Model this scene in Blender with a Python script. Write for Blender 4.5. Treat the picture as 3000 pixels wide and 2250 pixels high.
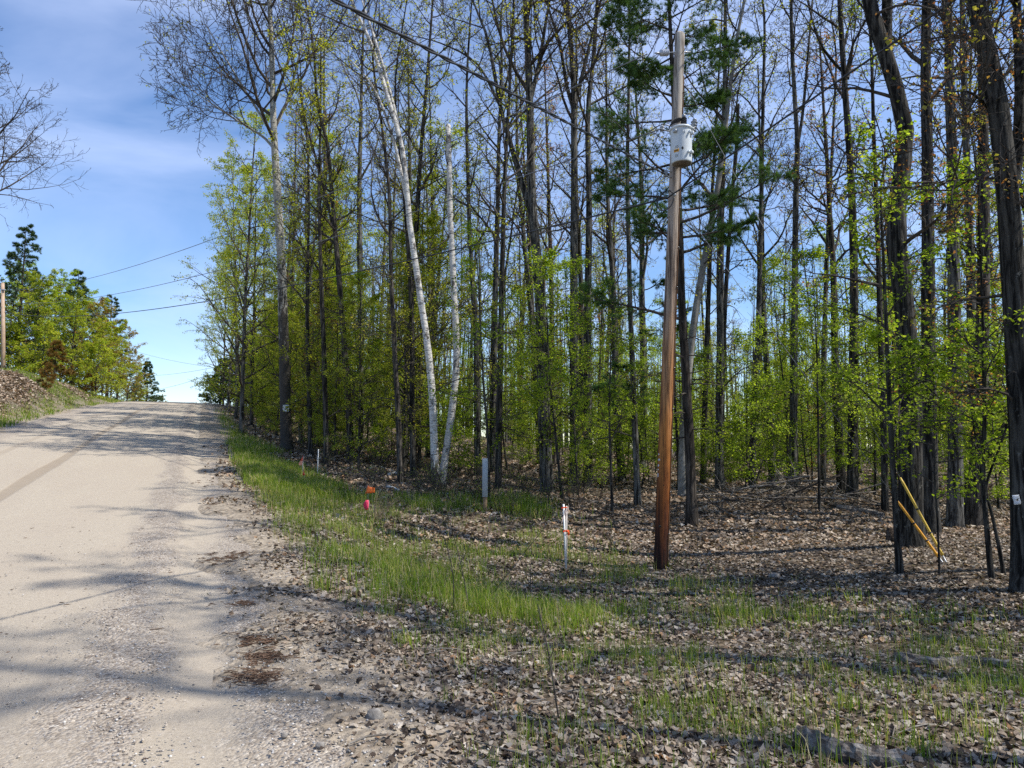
import bpy, math
import numpy as np
from mathutils import Vector, Matrix

# ------------------------------------------------------------------ camera, sky, sun, exposure
SC = bpy.context.scene
for _o in list(bpy.data.objects):
    bpy.data.objects.remove(_o)
COL = SC.collection
EYE = 1.65
FPX, CXP, CYP = 2140.0, 1500.0, 1125.0
PITCH = math.atan((1310 - 1125) / FPX)
cam = bpy.data.cameras.new('camera')
cam.sensor_width = 36.0
cam.lens = 36.0 * FPX / 3000.0
cam.clip_start = 0.05
cam.clip_end = 3000
camo = bpy.data.objects.new('camera', cam)
COL.objects.link(camo)
camo.location = (0, 0, EYE)
camo.rotation_euler = (math.radians(90) + PITCH, 0, 0)
SC.camera = camo

SUN_EL = math.radians(53)
SUN_AZ = math.radians(-14)          # measured from +X towards +Y: to the right, a little behind the camera
sdir = Vector((math.cos(SUN_AZ) * math.cos(SUN_EL), math.sin(SUN_AZ) * math.cos(SUN_EL), math.sin(SUN_EL)))
sun = bpy.data.lights.new('sun', 'SUN')
sun.energy = 4.7
sun.angle = math.radians(0.53)
sun.color = (1.0, 0.955, 0.88)
suno = bpy.data.objects.new('sun', sun)
COL.objects.link(suno)
suno.location = (30, -10, 40)
suno.rotation_euler = sdir.to_track_quat('Z', 'Y').to_euler()

W = bpy.data.worlds.new('World')
SC.world = W
W.use_nodes = True
wn, wl = W.node_tree.nodes, W.node_tree.links
wn.clear()
w_out = wn.new('ShaderNodeOutputWorld')
w_bg = wn.new('ShaderNodeBackground')
w_bg.inputs['Strength'].default_value = 0.15
w_sky = wn.new('ShaderNodeTexSky')
w_sky.sky_type = 'NISHITA'
w_sky.sun_disc = False
w_sky.sun_elevation = SUN_EL
w_sky.sun_rotation = math.radians(90) - SUN_AZ
w_sky.altitude = 250
w_sky.air_density = 0.95
w_sky.dust_density = 0.2
w_sky.ozone_density = 2.6
w_tc = wn.new('ShaderNodeTexCoord')
w_mp = wn.new('ShaderNodeMapping')
w_mp.inputs['Scale'].default_value = (1.1, 1.1, 3.4)
w_mp.inputs['Rotation'].default_value = (0.15, 0.38, 0.5)
w_mp.inputs['Location'].default_value = (0.35, 0.2, 0.1)
w_nz = wn.new('ShaderNodeTexNoise')
w_nz.inputs['Scale'].default_value = 2.0
w_nz.inputs['Detail'].default_value = 7
w_nz.inputs['Roughness'].default_value = 0.52
w_nz.inputs['Distortion'].default_value = 0.55
w_rp = wn.new('ShaderNodeValToRGB')
w_rp.color_ramp.elements[0].position = 0.43
w_rp.color_ramp.elements[0].color = (0.02, 0.02, 0.02, 1)
w_rp.color_ramp.elements[1].position = 0.70
w_rp.color_ramp.elements[1].color = (0.36, 0.36, 0.36, 1)
w_mx = wn.new('ShaderNodeMix')
w_mx.data_type = 'RGBA'
w_mx.inputs[7].default_value = (5.2, 5.9, 7.9, 1)
w_gm = wn.new('ShaderNodeHueSaturation')
w_gm.inputs['Saturation'].default_value = 1.14
w_gm.inputs['Hue'].default_value = 0.505
wl.new(w_tc.outputs['Generated'], w_mp.inputs['Vector'])
wl.new(w_mp.outputs['Vector'], w_nz.inputs['Vector'])
wl.new(w_nz.outputs['Fac'], w_rp.inputs['Fac'])
wl.new(w_rp.outputs['Color'], w_mx.inputs[0])
wl.new(w_sky.outputs['Color'], w_gm.inputs['Color'])
wl.new(w_gm.outputs['Color'], w_mx.inputs[6])
wl.new(w_mx.outputs[2], w_bg.inputs['Color'])
wl.new(w_bg.outputs['Background'], w_out.inputs['Surface'])

SC.view_settings.view_transform = 'Standard'
SC.view_settings.look = 'None'
SC.view_settings.gamma = 1.0
SC.view_settings.use_curve_mapping = False
SC.view_settings.exposure = 0.42
SC.cycles.max_bounces = 6
SC.cycles.diffuse_bounces = 3
SC.cycles.glossy_bounces = 2
SC.cycles.transmission_bounces = 3
SC.cycles.transparent_max_bounces = 4
SC.cycles.use_denoising = False

RNG = np.random.default_rng(11)
SA, CA = 0.397, math.sqrt(1 - 0.397 ** 2)     # the road leaves the view direction 23.4 degrees to the left


# ------------------------------------------------------------------ maths helpers
def at(px, py, Y):
    """world point seen at photo pixel (px, py) with depth Y along +Y"""
    a, b = (px - CXP) / FPX, -(py - CYP) / FPX
    d = np.array([a, math.cos(PITCH) - b * math.sin(PITCH), math.sin(PITCH) + b * math.cos(PITCH)])
    return np.array([0, 0, EYE]) + d * (Y / d[1])


def rw(u):
    """how far the left half of the road is squeezed: it narrows towards the crest"""
    return np.interp(u, [0, 28, 66, 120], [1.0, .95, .72, .70])


def uv(x, y):
    """road coordinates: metres along the road, metres to the right of the camera's side of it"""
    u, v = -x * SA + y * CA, x * CA + y * SA
    return u, np.where(v < 0, v / rw(u), v)


def xy(u, v):
    v = np.where(np.asarray(v) < 0, v * rw(u), v)
    return -u * SA + v * CA, u * CA + v * SA


def sst(a, b, t):
    t = np.clip((t - a) / (b - a), 0, 1)
    return t * t * (3 - 2 * t)


_H = np.random.default_rng(5).random((256, 256))


def vnoise(x, y, s=1.0, o=0.0):
    x = np.asarray(x, float) / s + o * 17.3
    y = np.asarray(y, float) / s + o * 9.7
    xi, yi = np.floor(x).astype(int), np.floor(y).astype(int)
    fx, fy = x - xi, y - yi
    fx, fy = fx * fx * (3 - 2 * fx), fy * fy * (3 - 2 * fy)
    g = lambda i, j: _H[(xi + i) & 255, (yi + j) & 255]
    return (g(0, 0) * (1 - fx) + g(1, 0) * fx) * (1 - fy) + (g(0, 1) * (1 - fx) + g(1, 1) * fx) * fy


def fbm(x, y, s, o=0.0, n=3):
    r, a, t = 0, 1.0, 0
    for k in range(n):
        r = r + a * vnoise(x, y, s / 2 ** k, o + k)
        t += a
        a *= 0.5
    return r / t


# ------------------------------------------------------------------ terrain functions
_ug = np.arange(-120, 420, 0.5)
_zr = np.interp(_ug, [-120, -40, -5, 0, 5, 9, 14, 22, 32, 50, 68, 78, 90, 120, 200, 420],
                [-1.0, -.5, -.02, 0, .06, .2, .5, 1.15, 2.2, 4.05, 5.5, 5.9, 5.95, 5.2, 3.0, 2.0])
_k = np.exp(-0.5 * (np.arange(-12, 13) / 4.0) ** 2)
_zr = np.convolve(np.pad(_zr, 12, 'edge'), _k / _k.sum(), 'valid')


def zroad(u):
    return np.interp(u, _ug, _zr)


_ctl = []
for (px, py, Y) in [(1934, 1668, 13), (1655, 1664, 13.2), (1420, 1494, 17.5), (2680, 1592, 13), (2990, 1750, 9.6),
                    (2640, 1662, 11.2), (2895, 1702, 10.4), (2770, 1650, 11.3), (2025, 1535, 16.8), (1600, 1440, 22),
                    (2490, 1475, 20), (2000, 1465, 21), (2250, 1452, 21), (2800, 1545, 16), (2980, 1490, 22),
                    (1276, 1416, 21), (1165, 1402, 22), (845, 1318, 27), (1010, 1345, 25), (1083, 1490, 16.5),
                    (930, 1400, 22), (1500, 2240, 4), (2900, 2240, 3.8), (2200, 1950, 6.5), (2950, 1950, 6.3), (1500, 1900, 7.2), (1250, 1750, 9),
                    (2300, 1700, 11), (2300, 1560, 15.5)]:
    _ctl.append(at(px, py, Y))
for (x, y, z) in [(0, -8, -.1), (12, -8, .0), (12, 4, .1), (25, 10, .2), (25, 30, .2), (0, 34, 1.0), (14, 36, .3), (40, 60, .4),
                  (10, 70, .9), (-2, 60, 2.4), (0, 110, 2.0), (70, 110, .5), (30, 110, 1), (70, 30, .3), (50, -30, 0), (10, -40, -.3)]:
    _ctl.append(np.array([x, y, z], float))
for (u, v, dz) in [(36, 4, -.45), (46, 5, -.5), (58, 5, -.4), (75, 5, -.3), (100, 6, -.2), (58, 14, -1.2), (80, 16, -1.2), (120, 10, -.2), (44, 12, -1.1)]:
    x, y = xy(u, v)
    _ctl.append(np.array([x, y, float(zroad(u)) + dz]))
_ctl = np.array(_ctl)


def _phi(r2):
    return np.sqrt(r2 + 9.0)


_d2 = ((_ctl[:, None, :2] - _ctl[None, :, :2]) ** 2).sum(-1)
_n = len(_ctl)
_A = np.zeros((_n + 1, _n + 1))
_A[:_n, :_n] = _phi(_d2) - 0.25 * np.eye(_n) * 1.0
_A[:_n, _n] = 1
_A[_n, :_n] = 1
_wt = np.linalg.solve(_A, np.append(_ctl[:, 2], 0))


def forest_z(x, y):
    sh = np.shape(x)
    x, y = np.ravel(x).astype(float), np.ravel(y).astype(float)
    r = np.maximum(np.hypot(x, y), 1e-6)
    f = np.minimum(1, 125 / r)
    x, y = x * f, y * f
    out = np.full(len(x), _wt[_n])
    for k in range(_n):
        out += _wt[k] * _phi((x - _ctl[k, 0]) ** 2 + (y - _ctl[k, 1]) ** 2)
    return out.reshape(sh)


def zbase(x, y, carve=True):
    """height of the ground (carve: with the trough in which the road sheet lies)"""
    x, y = np.asarray(x, float), np.asarray(y, float)
    u, v = uv(x, y)
    zr = zroad(u)
    crown = -0.004 * (v + 3.2) ** 2 * 0.5
    road = zr + crown * (np.abs(v + 3.2) < 6) + (-0.08) * (np.abs(v + 3.2) >= 6)
    bh = (1.75 * (1 - sst(52, 78, u)) + 0.35) * sst(-1, 12, u)
    wob = (fbm(u, v, 7.0, 3) - .5) * 1.6
    left = zr - .1 + bh * sst(8.2, 13.2, -v + wob) + 0.012 * np.clip(-v - 13, 0, 60)
    right = forest_z(x, y)
    wr = sst(0.7, 3.6, v)
    wlft = sst(7.2, 8.6, -v)
    z = (road * (1 - wr) + right * wr) * (1 - wlft) + left * wlft
    off = np.minimum(sst(1.2, 3.0, v) + sst(7.6, 9.5, -v), 1)
    z = z + off * ((fbm(x, y, 2.6, 1) - .5) * .22 + (fbm(x, y, .7, 2) - .5) * .05)
    # low mound under the brush heap
    z = z + 0.32 * np.exp(-(((x - 7.6) / 3.6) ** 2 + ((y - 20.0) / 2.2) ** 2))
    if carve:
        edge = (vnoise(u, v, 1.1, 7) - .5) * .7 + (vnoise(u, v, .35, 8) - .5) * .35 - .45 * sst(12, 40, u)
        z = z - 0.14 * sst(0, .5, .55 - v + edge) * sst(0, .5, v + 7.6 + edge)
    return z


def gz(x, y):
    return float(zbase(np.array([x]), np.array([y]), False)[0])


def on_ground(px, py, y0=3.0, y1=70.0):
    """where the ray through a photo pixel meets the ground"""
    Ys = np.geomspace(y0, y1, 900)
    d = at(px, py, 1.0) - np.array([0, 0, EYE])
    P = np.array([0, 0, EYE]) + Ys[:, None] * d
    h = P[:, 2] - zbase(P[:, 0], P[:, 1], False)
    i = np.argmax(h < 0) if (h < 0).any() else int(np.argmin(h))
    p = P[i].copy()
    p[2] = gz(p[0], p[1])
    return p


# ------------------------------------------------------------------ mesh helpers
def nrm(a):
    return a / np.maximum(np.linalg.norm(a, axis=-1, keepdims=True), 1e-9)


class MB:
    def __init__(s):
        s.v, s.f, s.n = [], [], 0

    def add(s, V, F, m=0):
        V = np.asarray(V, float).reshape(-1, 3)
        F = np.asarray(F, int)
        s.v.append(V)
        s.f.append((F + s.n, m))
        s.n += len(V)

    def tubes(s, P, R, sides, m=0, rough=0.0, rng=RNG):
        P = np.asarray(P, float)
        R = np.asarray(R, float)
        if P.ndim == 2:
            P, R = P[None], R[None]
        N, n, _ = P.shape
        T = nrm(np.gradient(P, axis=1))
        mean = nrm(P[:, -1] - P[:, 0])
        ref = np.where(np.abs(mean[:, 2:3]) > .75, np.array([[1., .13, 0]]), np.array([[0., .1, 1.]]))[:, None, :]
        A = nrm(np.cross(T, np.broadcast_to(ref, T.shape)))
        B = np.cross(T, A)
        a = np.arange(sides) * 2 * np.pi / sides
        rr = np.broadcast_to(R[:, :, None], (N, n, sides)).copy()
        if rough:
            rr *= 1 + rough * (rng.random((N, n, sides)) - .5) * 2
        V = P[:, :, None, :] + rr[..., None] * (np.cos(a)[None, None, :, None] * A[:, :, None, :] + np.sin(a)[None, None, :, None] * B[:, :, None, :])
        I = np.arange(N * n * sides).reshape(N, n, sides)
        J = np.roll(I, -1, axis=2)
        F = np.stack([I[:, :-1], J[:, :-1], J[:, 1:], I[:, 1:]], -1).reshape(-1, 4)
        s.add(V, F, m)

    def tube(s, pts, r, sides=8, m=0, caps=True, rough=0.0):
        P = np.asarray(pts, float)
        R = np.broadcast_to(np.asarray(r, float), (len(P),)).copy()
        k0 = s.n
        s.tubes(P, R, sides, m, rough)
        if caps:
            s.f.append((np.array([list(range(k0 + sides - 1, k0 - 1, -1))]), m))
            e = k0 + (len(P) - 1) * sides
            s.f.append((np.array([list(range(e, e + sides))]), m))

    def box(s, c, size, R=None, m=0, bevel=0.0):
        hx, hy, hz = [q / 2 for q in size]
        if bevel <= 0:
            V = np.array([[sx * hx, sy * hy, sz * hz] for sz in (-1, 1) for sy in (-1, 1) for sx in (-1, 1)])
            F = np.array([[0, 2, 3, 1], [4, 5, 7, 6], [0, 1, 5, 4], [1, 3, 7, 5], [3, 2, 6, 7], [2, 0, 4, 6]])
        else:
            b = bevel
            ring = [(-hx + b, -hy), (hx - b, -hy), (hx, -hy + b), (hx, hy - b), (hx - b, hy), (-hx + b, hy), (-hx, hy - b), (-hx, -hy + b)]
            ins = [(x * (1 - b / hx), y * (1 - b / hy)) for x, y in ring]
            V = [(x, y, -hz) for x, y in ins] + [(x, y, -hz + b) for x, y in ring] + [(x, y, hz - b) for x, y in ring] + [(x, y, hz) for x, y in ins]
            V = np.array(V)
            F = np.array([[k * 8 + i, k * 8 + (i + 1) % 8, k * 8 + 8 + (i + 1) % 8, k * 8 + 8 + i] for k in range(3) for i in range(8)])
            s_ = [list(range(7, -1, -1)), list(range(24, 32))]
        if R is not None:
            V = V @ np.array(R).T
        V = V + np.array(c)
        k0 = s.n
        s.add(V, F, m)
        if bevel > 0:
            for q in s_:
                s.f.append((np.array([[k0 + i for i in q]]), m))

    def lathe(s, prof, sides=24, base=(0, 0, 0), R=None, m=0):
        """prof: (r, z) pairs, revolved round z, closed with caps"""
        prof = np.array(prof, float)
        a = np.arange(sides) * 2 * np.pi / sides
        V = np.stack([prof[:, 0:1] * np.cos(a), prof[:, 0:1] * np.sin(a), np.repeat(prof[:, 1:2], sides, 1)], -1).reshape(-1, 3)
        if R is not None:
            V = V @ np.array(R).T
        V = V + np.array(base)
        n = len(prof)
        I = np.arange(n * sides).reshape(n, sides)
        J = np.roll(I, -1, axis=1)
        F = np.stack([I[:-1], J[:-1], J[1:], I[1:]], -1).reshape(-1, 4)
        k0 = s.n
        s.add(V, F, m)
        s.f.append((np.array([list(range(k0 + sides - 1, k0 - 1, -1))]), m))
        e = k0 + (n - 1) * sides
        s.f.append((np.array([list(range(e, e + sides))]), m))

    def mesh(s, name, mats, smooth=True):
        me = bpy.data.meshes.new(name)
        V = np.concatenate(s.v) if s.v else np.zeros((0, 3))
        me.vertices.add(len(V))
        me.vertices.foreach_set('co', V.astype(np.float32).ravel())
        loops = np.concatenate([f.ravel() for f, _ in s.f])
        cnt = np.concatenate([np.full(len(f), f.shape[1]) for f, _ in s.f])
        mid = np.concatenate([np.full(len(f), m) for f, m in s.f])
        me.loops.add(len(loops))
        me.loops.foreach_set('vertex_index', loops.astype(np.int32))
        me.polygons.add(len(cnt))
        st = np.concatenate([[0], np.cumsum(cnt)[:-1]])
        me.polygons.foreach_set('loop_start', st.astype(np.int32))
        try:
            me.polygons.foreach_set('loop_total', cnt.astype(np.int32))
        except Exception:
            pass
        me.polygons.foreach_set('material_index', mid.astype(np.int32))
        me.polygons.foreach_set('use_smooth', np.full(len(cnt), bool(smooth)))
        for m in (mats if isinstance(mats, (list, tuple)) else [mats]):
            me.materials.append(m)
        me.update(calc_edges=True)
        return me

    def build(s, name, mats, parent=None, loc=None, smooth=True):
        return link(name, s.mesh(name, mats, smooth), parent, loc)


def link(name, me, parent=None, loc=None):
    o = bpy.data.objects.new(name, me)
    COL.objects.link(o)
    if parent is not None:
        o.parent = parent
    if loc is not None:
        o.location = loc
    return o


def tag(o, label=None, cat=None, group=None, kind=None):
    for k, v in (('label', label), ('category', cat), ('group', group), ('kind', kind)):
        if v is not None:
            o[k] = v
    return o


def thing(name, loc, label, cat, group=None, rz=0.0):
    o = bpy.data.objects.new(name, None)
    COL.objects.link(o)
    o.location = loc
    o.rotation_euler = (0, 0, rz)
    o.empty_display_size = .2
    return tag(o, label, cat, group)


def copy_tree(root, loc, rz, scale, label=None, group=None, tilt=(0, 0)):
    c = root.copy()
    COL.objects.link(c)
    c.location = loc
    c.rotation_euler = (tilt[0], tilt[1], rz)
    c.scale = (scale[0], scale[0], scale[1])
    if label:
        c['label'] = label
    if group:
        c['group'] = group
    for ch in root.children:
        k = ch.copy()
        COL.objects.link(k)
        k.parent = c
    return c


# ------------------------------------------------------------------ materials
def new_mat(name, rough=.85, spec=.3):
    m = bpy.data.materials.new(name)
    m.use_nodes = True
    nt = m.node_tree
    b = nt.nodes['Principled BSDF']
    b.inputs['Roughness'].default_value = rough
    b.inputs['Specular IOR Level'].default_value = spec
    return m, nt, b


def nd(nt, t, **kw):
    n = nt.nodes.new(t)
    for k, v in kw.items():
        if k in n.inputs.keys():
            n.inputs[k].default_value = v
        else:
            setattr(n, k, v)
    return n


def ramp(nt, fac, stops, interp='LINEAR'):
    r = nt.nodes.new('ShaderNodeValToRGB')
    r.color_ramp.interpolation = interp
    el = r.color_ramp.elements
    while len(el) < len(stops):
        el.new(0.5)
    for e, (p, c) in zip(el, stops):
        e.position = p
        e.color = (c[0], c[1], c[2], 1) if not isinstance(c, (int, float)) else (c, c, c, 1)
    nt.links.new(fac, r.inputs['Fac'])
    return r.outputs['Color']


def mix(nt, fac, a, b, mode='MIX'):
    m = nt.nodes.new('ShaderNodeMix')
    m.data_type = 'RGBA'
    m.blend_type = mode
    for s, v in ((0, fac), (6, a), (7, b)):
        if hasattr(v, 'is_output'):
            nt.links.new(v, m.inputs[s])
        elif isinstance(v, (int, float)):
            m.inputs[s].default_value = v
        else:
            m.inputs[s].default_value = (v[0], v[1], v[2], 1)
    return m.outputs[2]


def math_n(nt, op, a, b=None, clamp=False):
    m = nt.nodes.new('ShaderNodeMath')
    m.operation = op
    m.use_clamp = clamp
    for i, v in enumerate((a, b)):
        if v is None:
            continue
        if hasattr(v, 'is_output'):
            nt.links.new(v, m.inputs[i])
        else:
            m.inputs[i].default_value = v
    return m.outputs[0]


def coords(nt, kind='Object', scale=(1, 1, 1), loc=(0, 0, 0)):
    tc = nt.nodes.new('ShaderNodeTexCoord')
    mp = nt.nodes.new('ShaderNodeMapping')
    mp.inputs['Scale'].default_value = scale
    mp.inputs['Location'].default_value = loc
    nt.links.new(tc.outputs[kind], mp.inputs['Vector'])
    return mp.outputs['Vector']


def noise(nt, vec, scale, detail=4, rough=.55, dist=0.0):
    n = nd(nt, 'ShaderNodeTexNoise')
    n.inputs['Scale'].default_value = scale
    n.inputs['Detail'].default_value = detail
    n.inputs['Roughness'].default_value = rough
    n.inputs['Distortion'].default_value = dist
    nt.links.new(vec, n.inputs['Vector'])
    return n.outputs['Fac']


def bump(nt, b, h, strength=.5, dist=.02):
    n = nd(nt, 'ShaderNodeBump')
    n.inputs['Strength'].default_value = strength
    n.inputs['Distance'].default_value = dist
    nt.links.new(h, n.inputs['Height'])
    nt.links.new(n.outputs['Normal'], b.inputs['Normal'])


def plain(name, col, rough=.6, spec=.4, metal=0.0, var=.12, sc=30):
    m, nt, b = new_mat(name, rough, spec)
    b.inputs['Metallic'].default_value = metal
    f = noise(nt, coords(nt), sc, 4)
    c = ramp(nt, f, [(.25, [q * (1 - var) for q in col]), (.75, [min(1, q * (1 + var)) for q in col])])
    nt.links.new(c, b.inputs['Base Color'])
    return m


def bark(name, dark, light, lichen=None, zs=.10, sc=19, patch=.55, bmp=.9):
    m, nt, b = new_mat(name, .95, .15)
    v = coords(nt, 'Object', (1, 1, zs))
    f = noise(nt, v, sc, 6, .65, .4)
    c = ramp(nt, f, [(.43, dark), (.60, light)])
    g = noise(nt, coords(nt, 'Object', (1, 1, .5)), 2.3, 5, .6)
    c = mix(nt, ramp(nt, g, [(.35, .0), (.75, .75)]), c, [q * .62 for q in dark])
    if lichen is not None:
        l = noise(nt, coords(nt, 'Object', (1, 1, .8), (3, 1, 7)), 9, 6, .7)
        c = mix(nt, ramp(nt, l, [(patch, .0), (patch + .1, .8)]), c, lichen)
    nt.links.new(c, b.inputs['Base Color'])
    bump(nt, b, f, bmp, .035)
    return m


def pale_bark(name, base, marks, low_dark=None, low=(1.5, 7.0)):
    """smooth pale bark with dark cross marks; older rough bark low on the stem if low_dark"""
    m, nt, b = new_mat(name, .8, .25)
    f = noise(nt, coords(nt, 'Object', (1, 1, 5.0)), 7, 5, .6, .3)
    c = ramp(nt, f, [(.36, marks), (.44, [q * .75 for q in base]), (.7, base)])
    g = noise(nt, coords(nt, 'Object', (1, 1, .6), (5, 2, 1)), 3.2, 5, .65)
    c = mix(nt, ramp(nt, g, [(.57, .0), (.64, .9)]), c, marks)
    if low_dark is not None:
        tc = nd(nt, 'ShaderNodeTexCoord')
        sp = nd(nt, 'ShaderNodeSeparateXYZ')
        nt.links.new(tc.outputs['Object'], sp.inputs['Vector'])
        h = nd(nt, 'ShaderNodeMapRange')
        h.inputs['From Min'].default_value = low[0]
        h.inputs['From Max'].default_value = low[1]
        h.inputs['To Min'].default_value = 1
        h.inputs['To Max'].default_value = 0
        nt.links.new(sp.outputs['Z'], h.inputs['Value'])
        k = noise(nt, coords(nt, 'Object', (1, 1, .25)), 14, 5, .65)
        fac = math_n(nt, 'ADD', h.outputs[0], math_n(nt, 'MULTIPLY', math_n(nt, 'SUBTRACT', k, .5), 1.6), True)
        c = mix(nt, ramp(nt, fac, [(.45, 0.0), (.62, 1.0)]), c, low_dark)
    nt.links.new(c, b.inputs['Base Color'])
    bump(nt, b, f, .6, .03)
    return m


def leaf_mat(name, stops, trans=.5, rough=.6):
    m = bpy.data.materials.new(name)
    m.use_nodes = True
    nt = m.node_tree
    nt.nodes.clear()
    out = nd(nt, 'ShaderNodeOutputMaterial')
    geo = nd(nt, 'ShaderNodeNewGeometry')
    c = ramp(nt, geo.outputs['Random Per Island'], stops)
    d = nd(nt, 'ShaderNodeBsdfPrincipled')
    d.inputs['Roughness'].default_value = rough
    d.inputs['Specular IOR Level'].default_value = .25
    t = nd(nt, 'ShaderNodeBsdfTranslucent')
    nt.links.new(c, d.inputs['Base Color'])
    tc = mix(nt, 1.0, c, (1.35, 1.3, .75), 'MULTIPLY')
    nt.links.new(tc, t.inputs['Color'])
    mx = nd(nt, 'ShaderNodeMixShader')
    mx.inputs['Fac'].default_value = trans
    nt.links.new(d.outputs[0], mx.inputs[1])
    nt.links.new(t.outputs[0], mx.inputs[2])
    nt.links.new(mx.outputs[0], out.inputs['Surface'])
    return m


M = {}
M['bark_grey'] = bark('bark_grey', (.020, .0185, .0165), (.195, .188, .168), (.34, .335, .30), patch=.59)
M['bark_dark'] = bark('bark_dark', (.012, .011, .010), (.105, .098, .085), (.25, .245, .215), patch=.61)
M['bark_brown'] = bark('bark_brown', (.020, .0175, .015), (.145, .128, .108), (.29, .28, .245), patch=.62)
M['bark_beech'] = bark('bark_beech', (.20, .19, .17), (.33, .315, .285), (.13, .125, .115), zs=1.3, sc=5, patch=.64, bmp=.15)
M['bark_aspen'] = pale_bark('bark_aspen', (.40, .385, .335), (.045, .04, .034), (.05, .044, .037), (2.0, 10.0))
M['bark_birch'] = pale_bark('bark_birch', (.60, .58, .54), (.045, .037, .03), None)
M['bark_birch_low'] = pale_bark('bark_birch_low', (.66, .64, .60), (.06, .05, .04), (.10, .085, .07), (-.3, 1.6))
M['bark_pine'] = bark('bark_pine', (.02, .0165, .0135), (.11, .092, .075), (.2, .19, .16), patch=.64)
M['twig'] = bark('twig', (.05, .042, .035), (.13, .113, .095), None, zs=.6, sc=12, bmp=.2)
M['twig_pale'] = bark('twig_pale', (.15, .13, .11), (.30, .275, .24), None, zs=.6, sc=12, bmp=.2)
M['leaf_green'] = leaf_mat('leaf_green', [(0, (.17, .26, .016)), (.5, (.27, .38, .028)), (.85, (.35, .45, .045)), (1, (.42, .50, .07))], .6)
M['leaf_yellow'] = leaf_mat('leaf_yellow', [(0, (.24, .28, .022)), (.5, (.36, .39, .036)), (1, (.46, .46, .07))], .58)
M['leaf_olive'] = leaf_mat('leaf_olive', [(0, (.20, .21, .028)), (.5, (.32, .31, .05)), (1, (.38, .33, .08))], .55)
M['leaf_rust'] = leaf_mat('leaf_rust', [(0, (.22, .08, .03)), (.5, (.32, .14, .045)), (1, (.36, .23, .06))], .5)
M['needle'] = leaf_mat('needle', [(0, (.04, .09, .028)), (.6, (.075, .155, .04)), (1, (.125, .21, .055))], .35)
M['needle_blue'] = leaf_mat('needle_blue', [(0, (.035, .07, .03)), (.6, (.06, .105, .04)), (1, (.095, .145, .05))], .3)
M['needle_sick'] = leaf_mat('needle_sick', [(0, (.06, .09, .02)), (.4, (.16, .12, .03)), (1, (.34, .14, .03))], .25)
M['grass'] = leaf_mat('grass', [(0, (.09, .17, .018)), (.4, (.17, .27, .028)), (.66, (.27, .35, .042)), (.8, (.34, .35, .09)), (.86, (.46, .40, .2)), (1, (.55, .49, .3))], .5)
M['straw'] = leaf_mat('straw', [(0, (.40, .32, .18)), (1, (.58, .50, .34))], .3)
M['litter'] = leaf_mat('litter', [(0, (.03, .022, .017)), (.22, (.085, .06, .043)), (.4, (.19, .145, .105)), (.58, (.29, .235, .18)), (.74, (.36, .305, .245)), (.86, (.43, .375, .31)), (.91, (.26, .14, .06)), (.97, (.34, .27, .20)), (1, (.56, .50, .42))], .12, .7)
M['litter_warm'] = leaf_mat('litter_warm', [(0, (.035, .025, .018)), (.22, (.12, .082, .055)), (.45, (.30, .225, .16)), (.7, (.44, .36, .28)), (.88, (.28, .155, .075)), (1, (.58, .51, .42))], .12, .7)


# ground and road materials
def ground_material():
    m, nt, b = new_mat('forest_floor', .95, .1)
    v = coords(nt, 'Object')
    n1 = noise(nt, v, 9, 6, .7)
    vo = nd(nt, 'ShaderNodeTexVoronoi')
    vo.inputs['Scale'].default_value = 13
    nt.links.new(v, vo.inputs['Vector'])
    sp = nd(nt, 'ShaderNodeSeparateColor')
    nt.links.new(vo.outputs['Color'], sp.inputs['Color'])
    leaf = ramp(nt, sp.outputs[0], [(0, (.05, .037, .027)), (.3, (.15, .105, .07)), (.6, (.27, .21, .155)), (.85, (.36, .31, .25)), (1, (.45, .41, .35))])
    soil = ramp(nt, n1, [(.3, (.03, .023, .017)), (.65, (.10, .075, .052))])
    c = mix(nt, ramp(nt, vo.outputs['Distance'], [(.25, .85), (.6, .15)]), soil, leaf)
    at_g = nd(nt, 'ShaderNodeAttribute', attribute_name='turf')
    at_s = nd(nt, 'ShaderNodeAttribute', attribute_name='sand')
    gr = ramp(nt, noise(nt, v, 16, 5, .7), [(.3, (.06, .07, .025)), (.5, (.13, .15, .05)), (.7, (.30, .26, .15))])
    k = noise(nt, v, 1.7, 4, .6)
    gf = math_n(nt, 'MULTIPLY', at_g.outputs['Fac'], ramp(nt, k, [(.35, .1), (.65, .75)]))
    c = mix(nt, gf, c, gr)
    sand = ramp(nt, noise(nt, v, 40, 5, .7), [(.3, (.25, .205, .15)), (.7, (.48, .41, .32))])
    sf = math_n(nt, 'MULTIPLY', at_s.outputs['Fac'], ramp(nt, noise(nt, v, 3.5, 5, .65), [(.35, .35), (.6, 1.0)]))
    c = mix(nt, sf, c, sand)
    nt.links.new(c, b.inputs['Base Color'])
    bump(nt, b, math_n(nt, 'ADD', n1, vo.outputs['Distance']), .8, .05)
    return m


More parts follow.
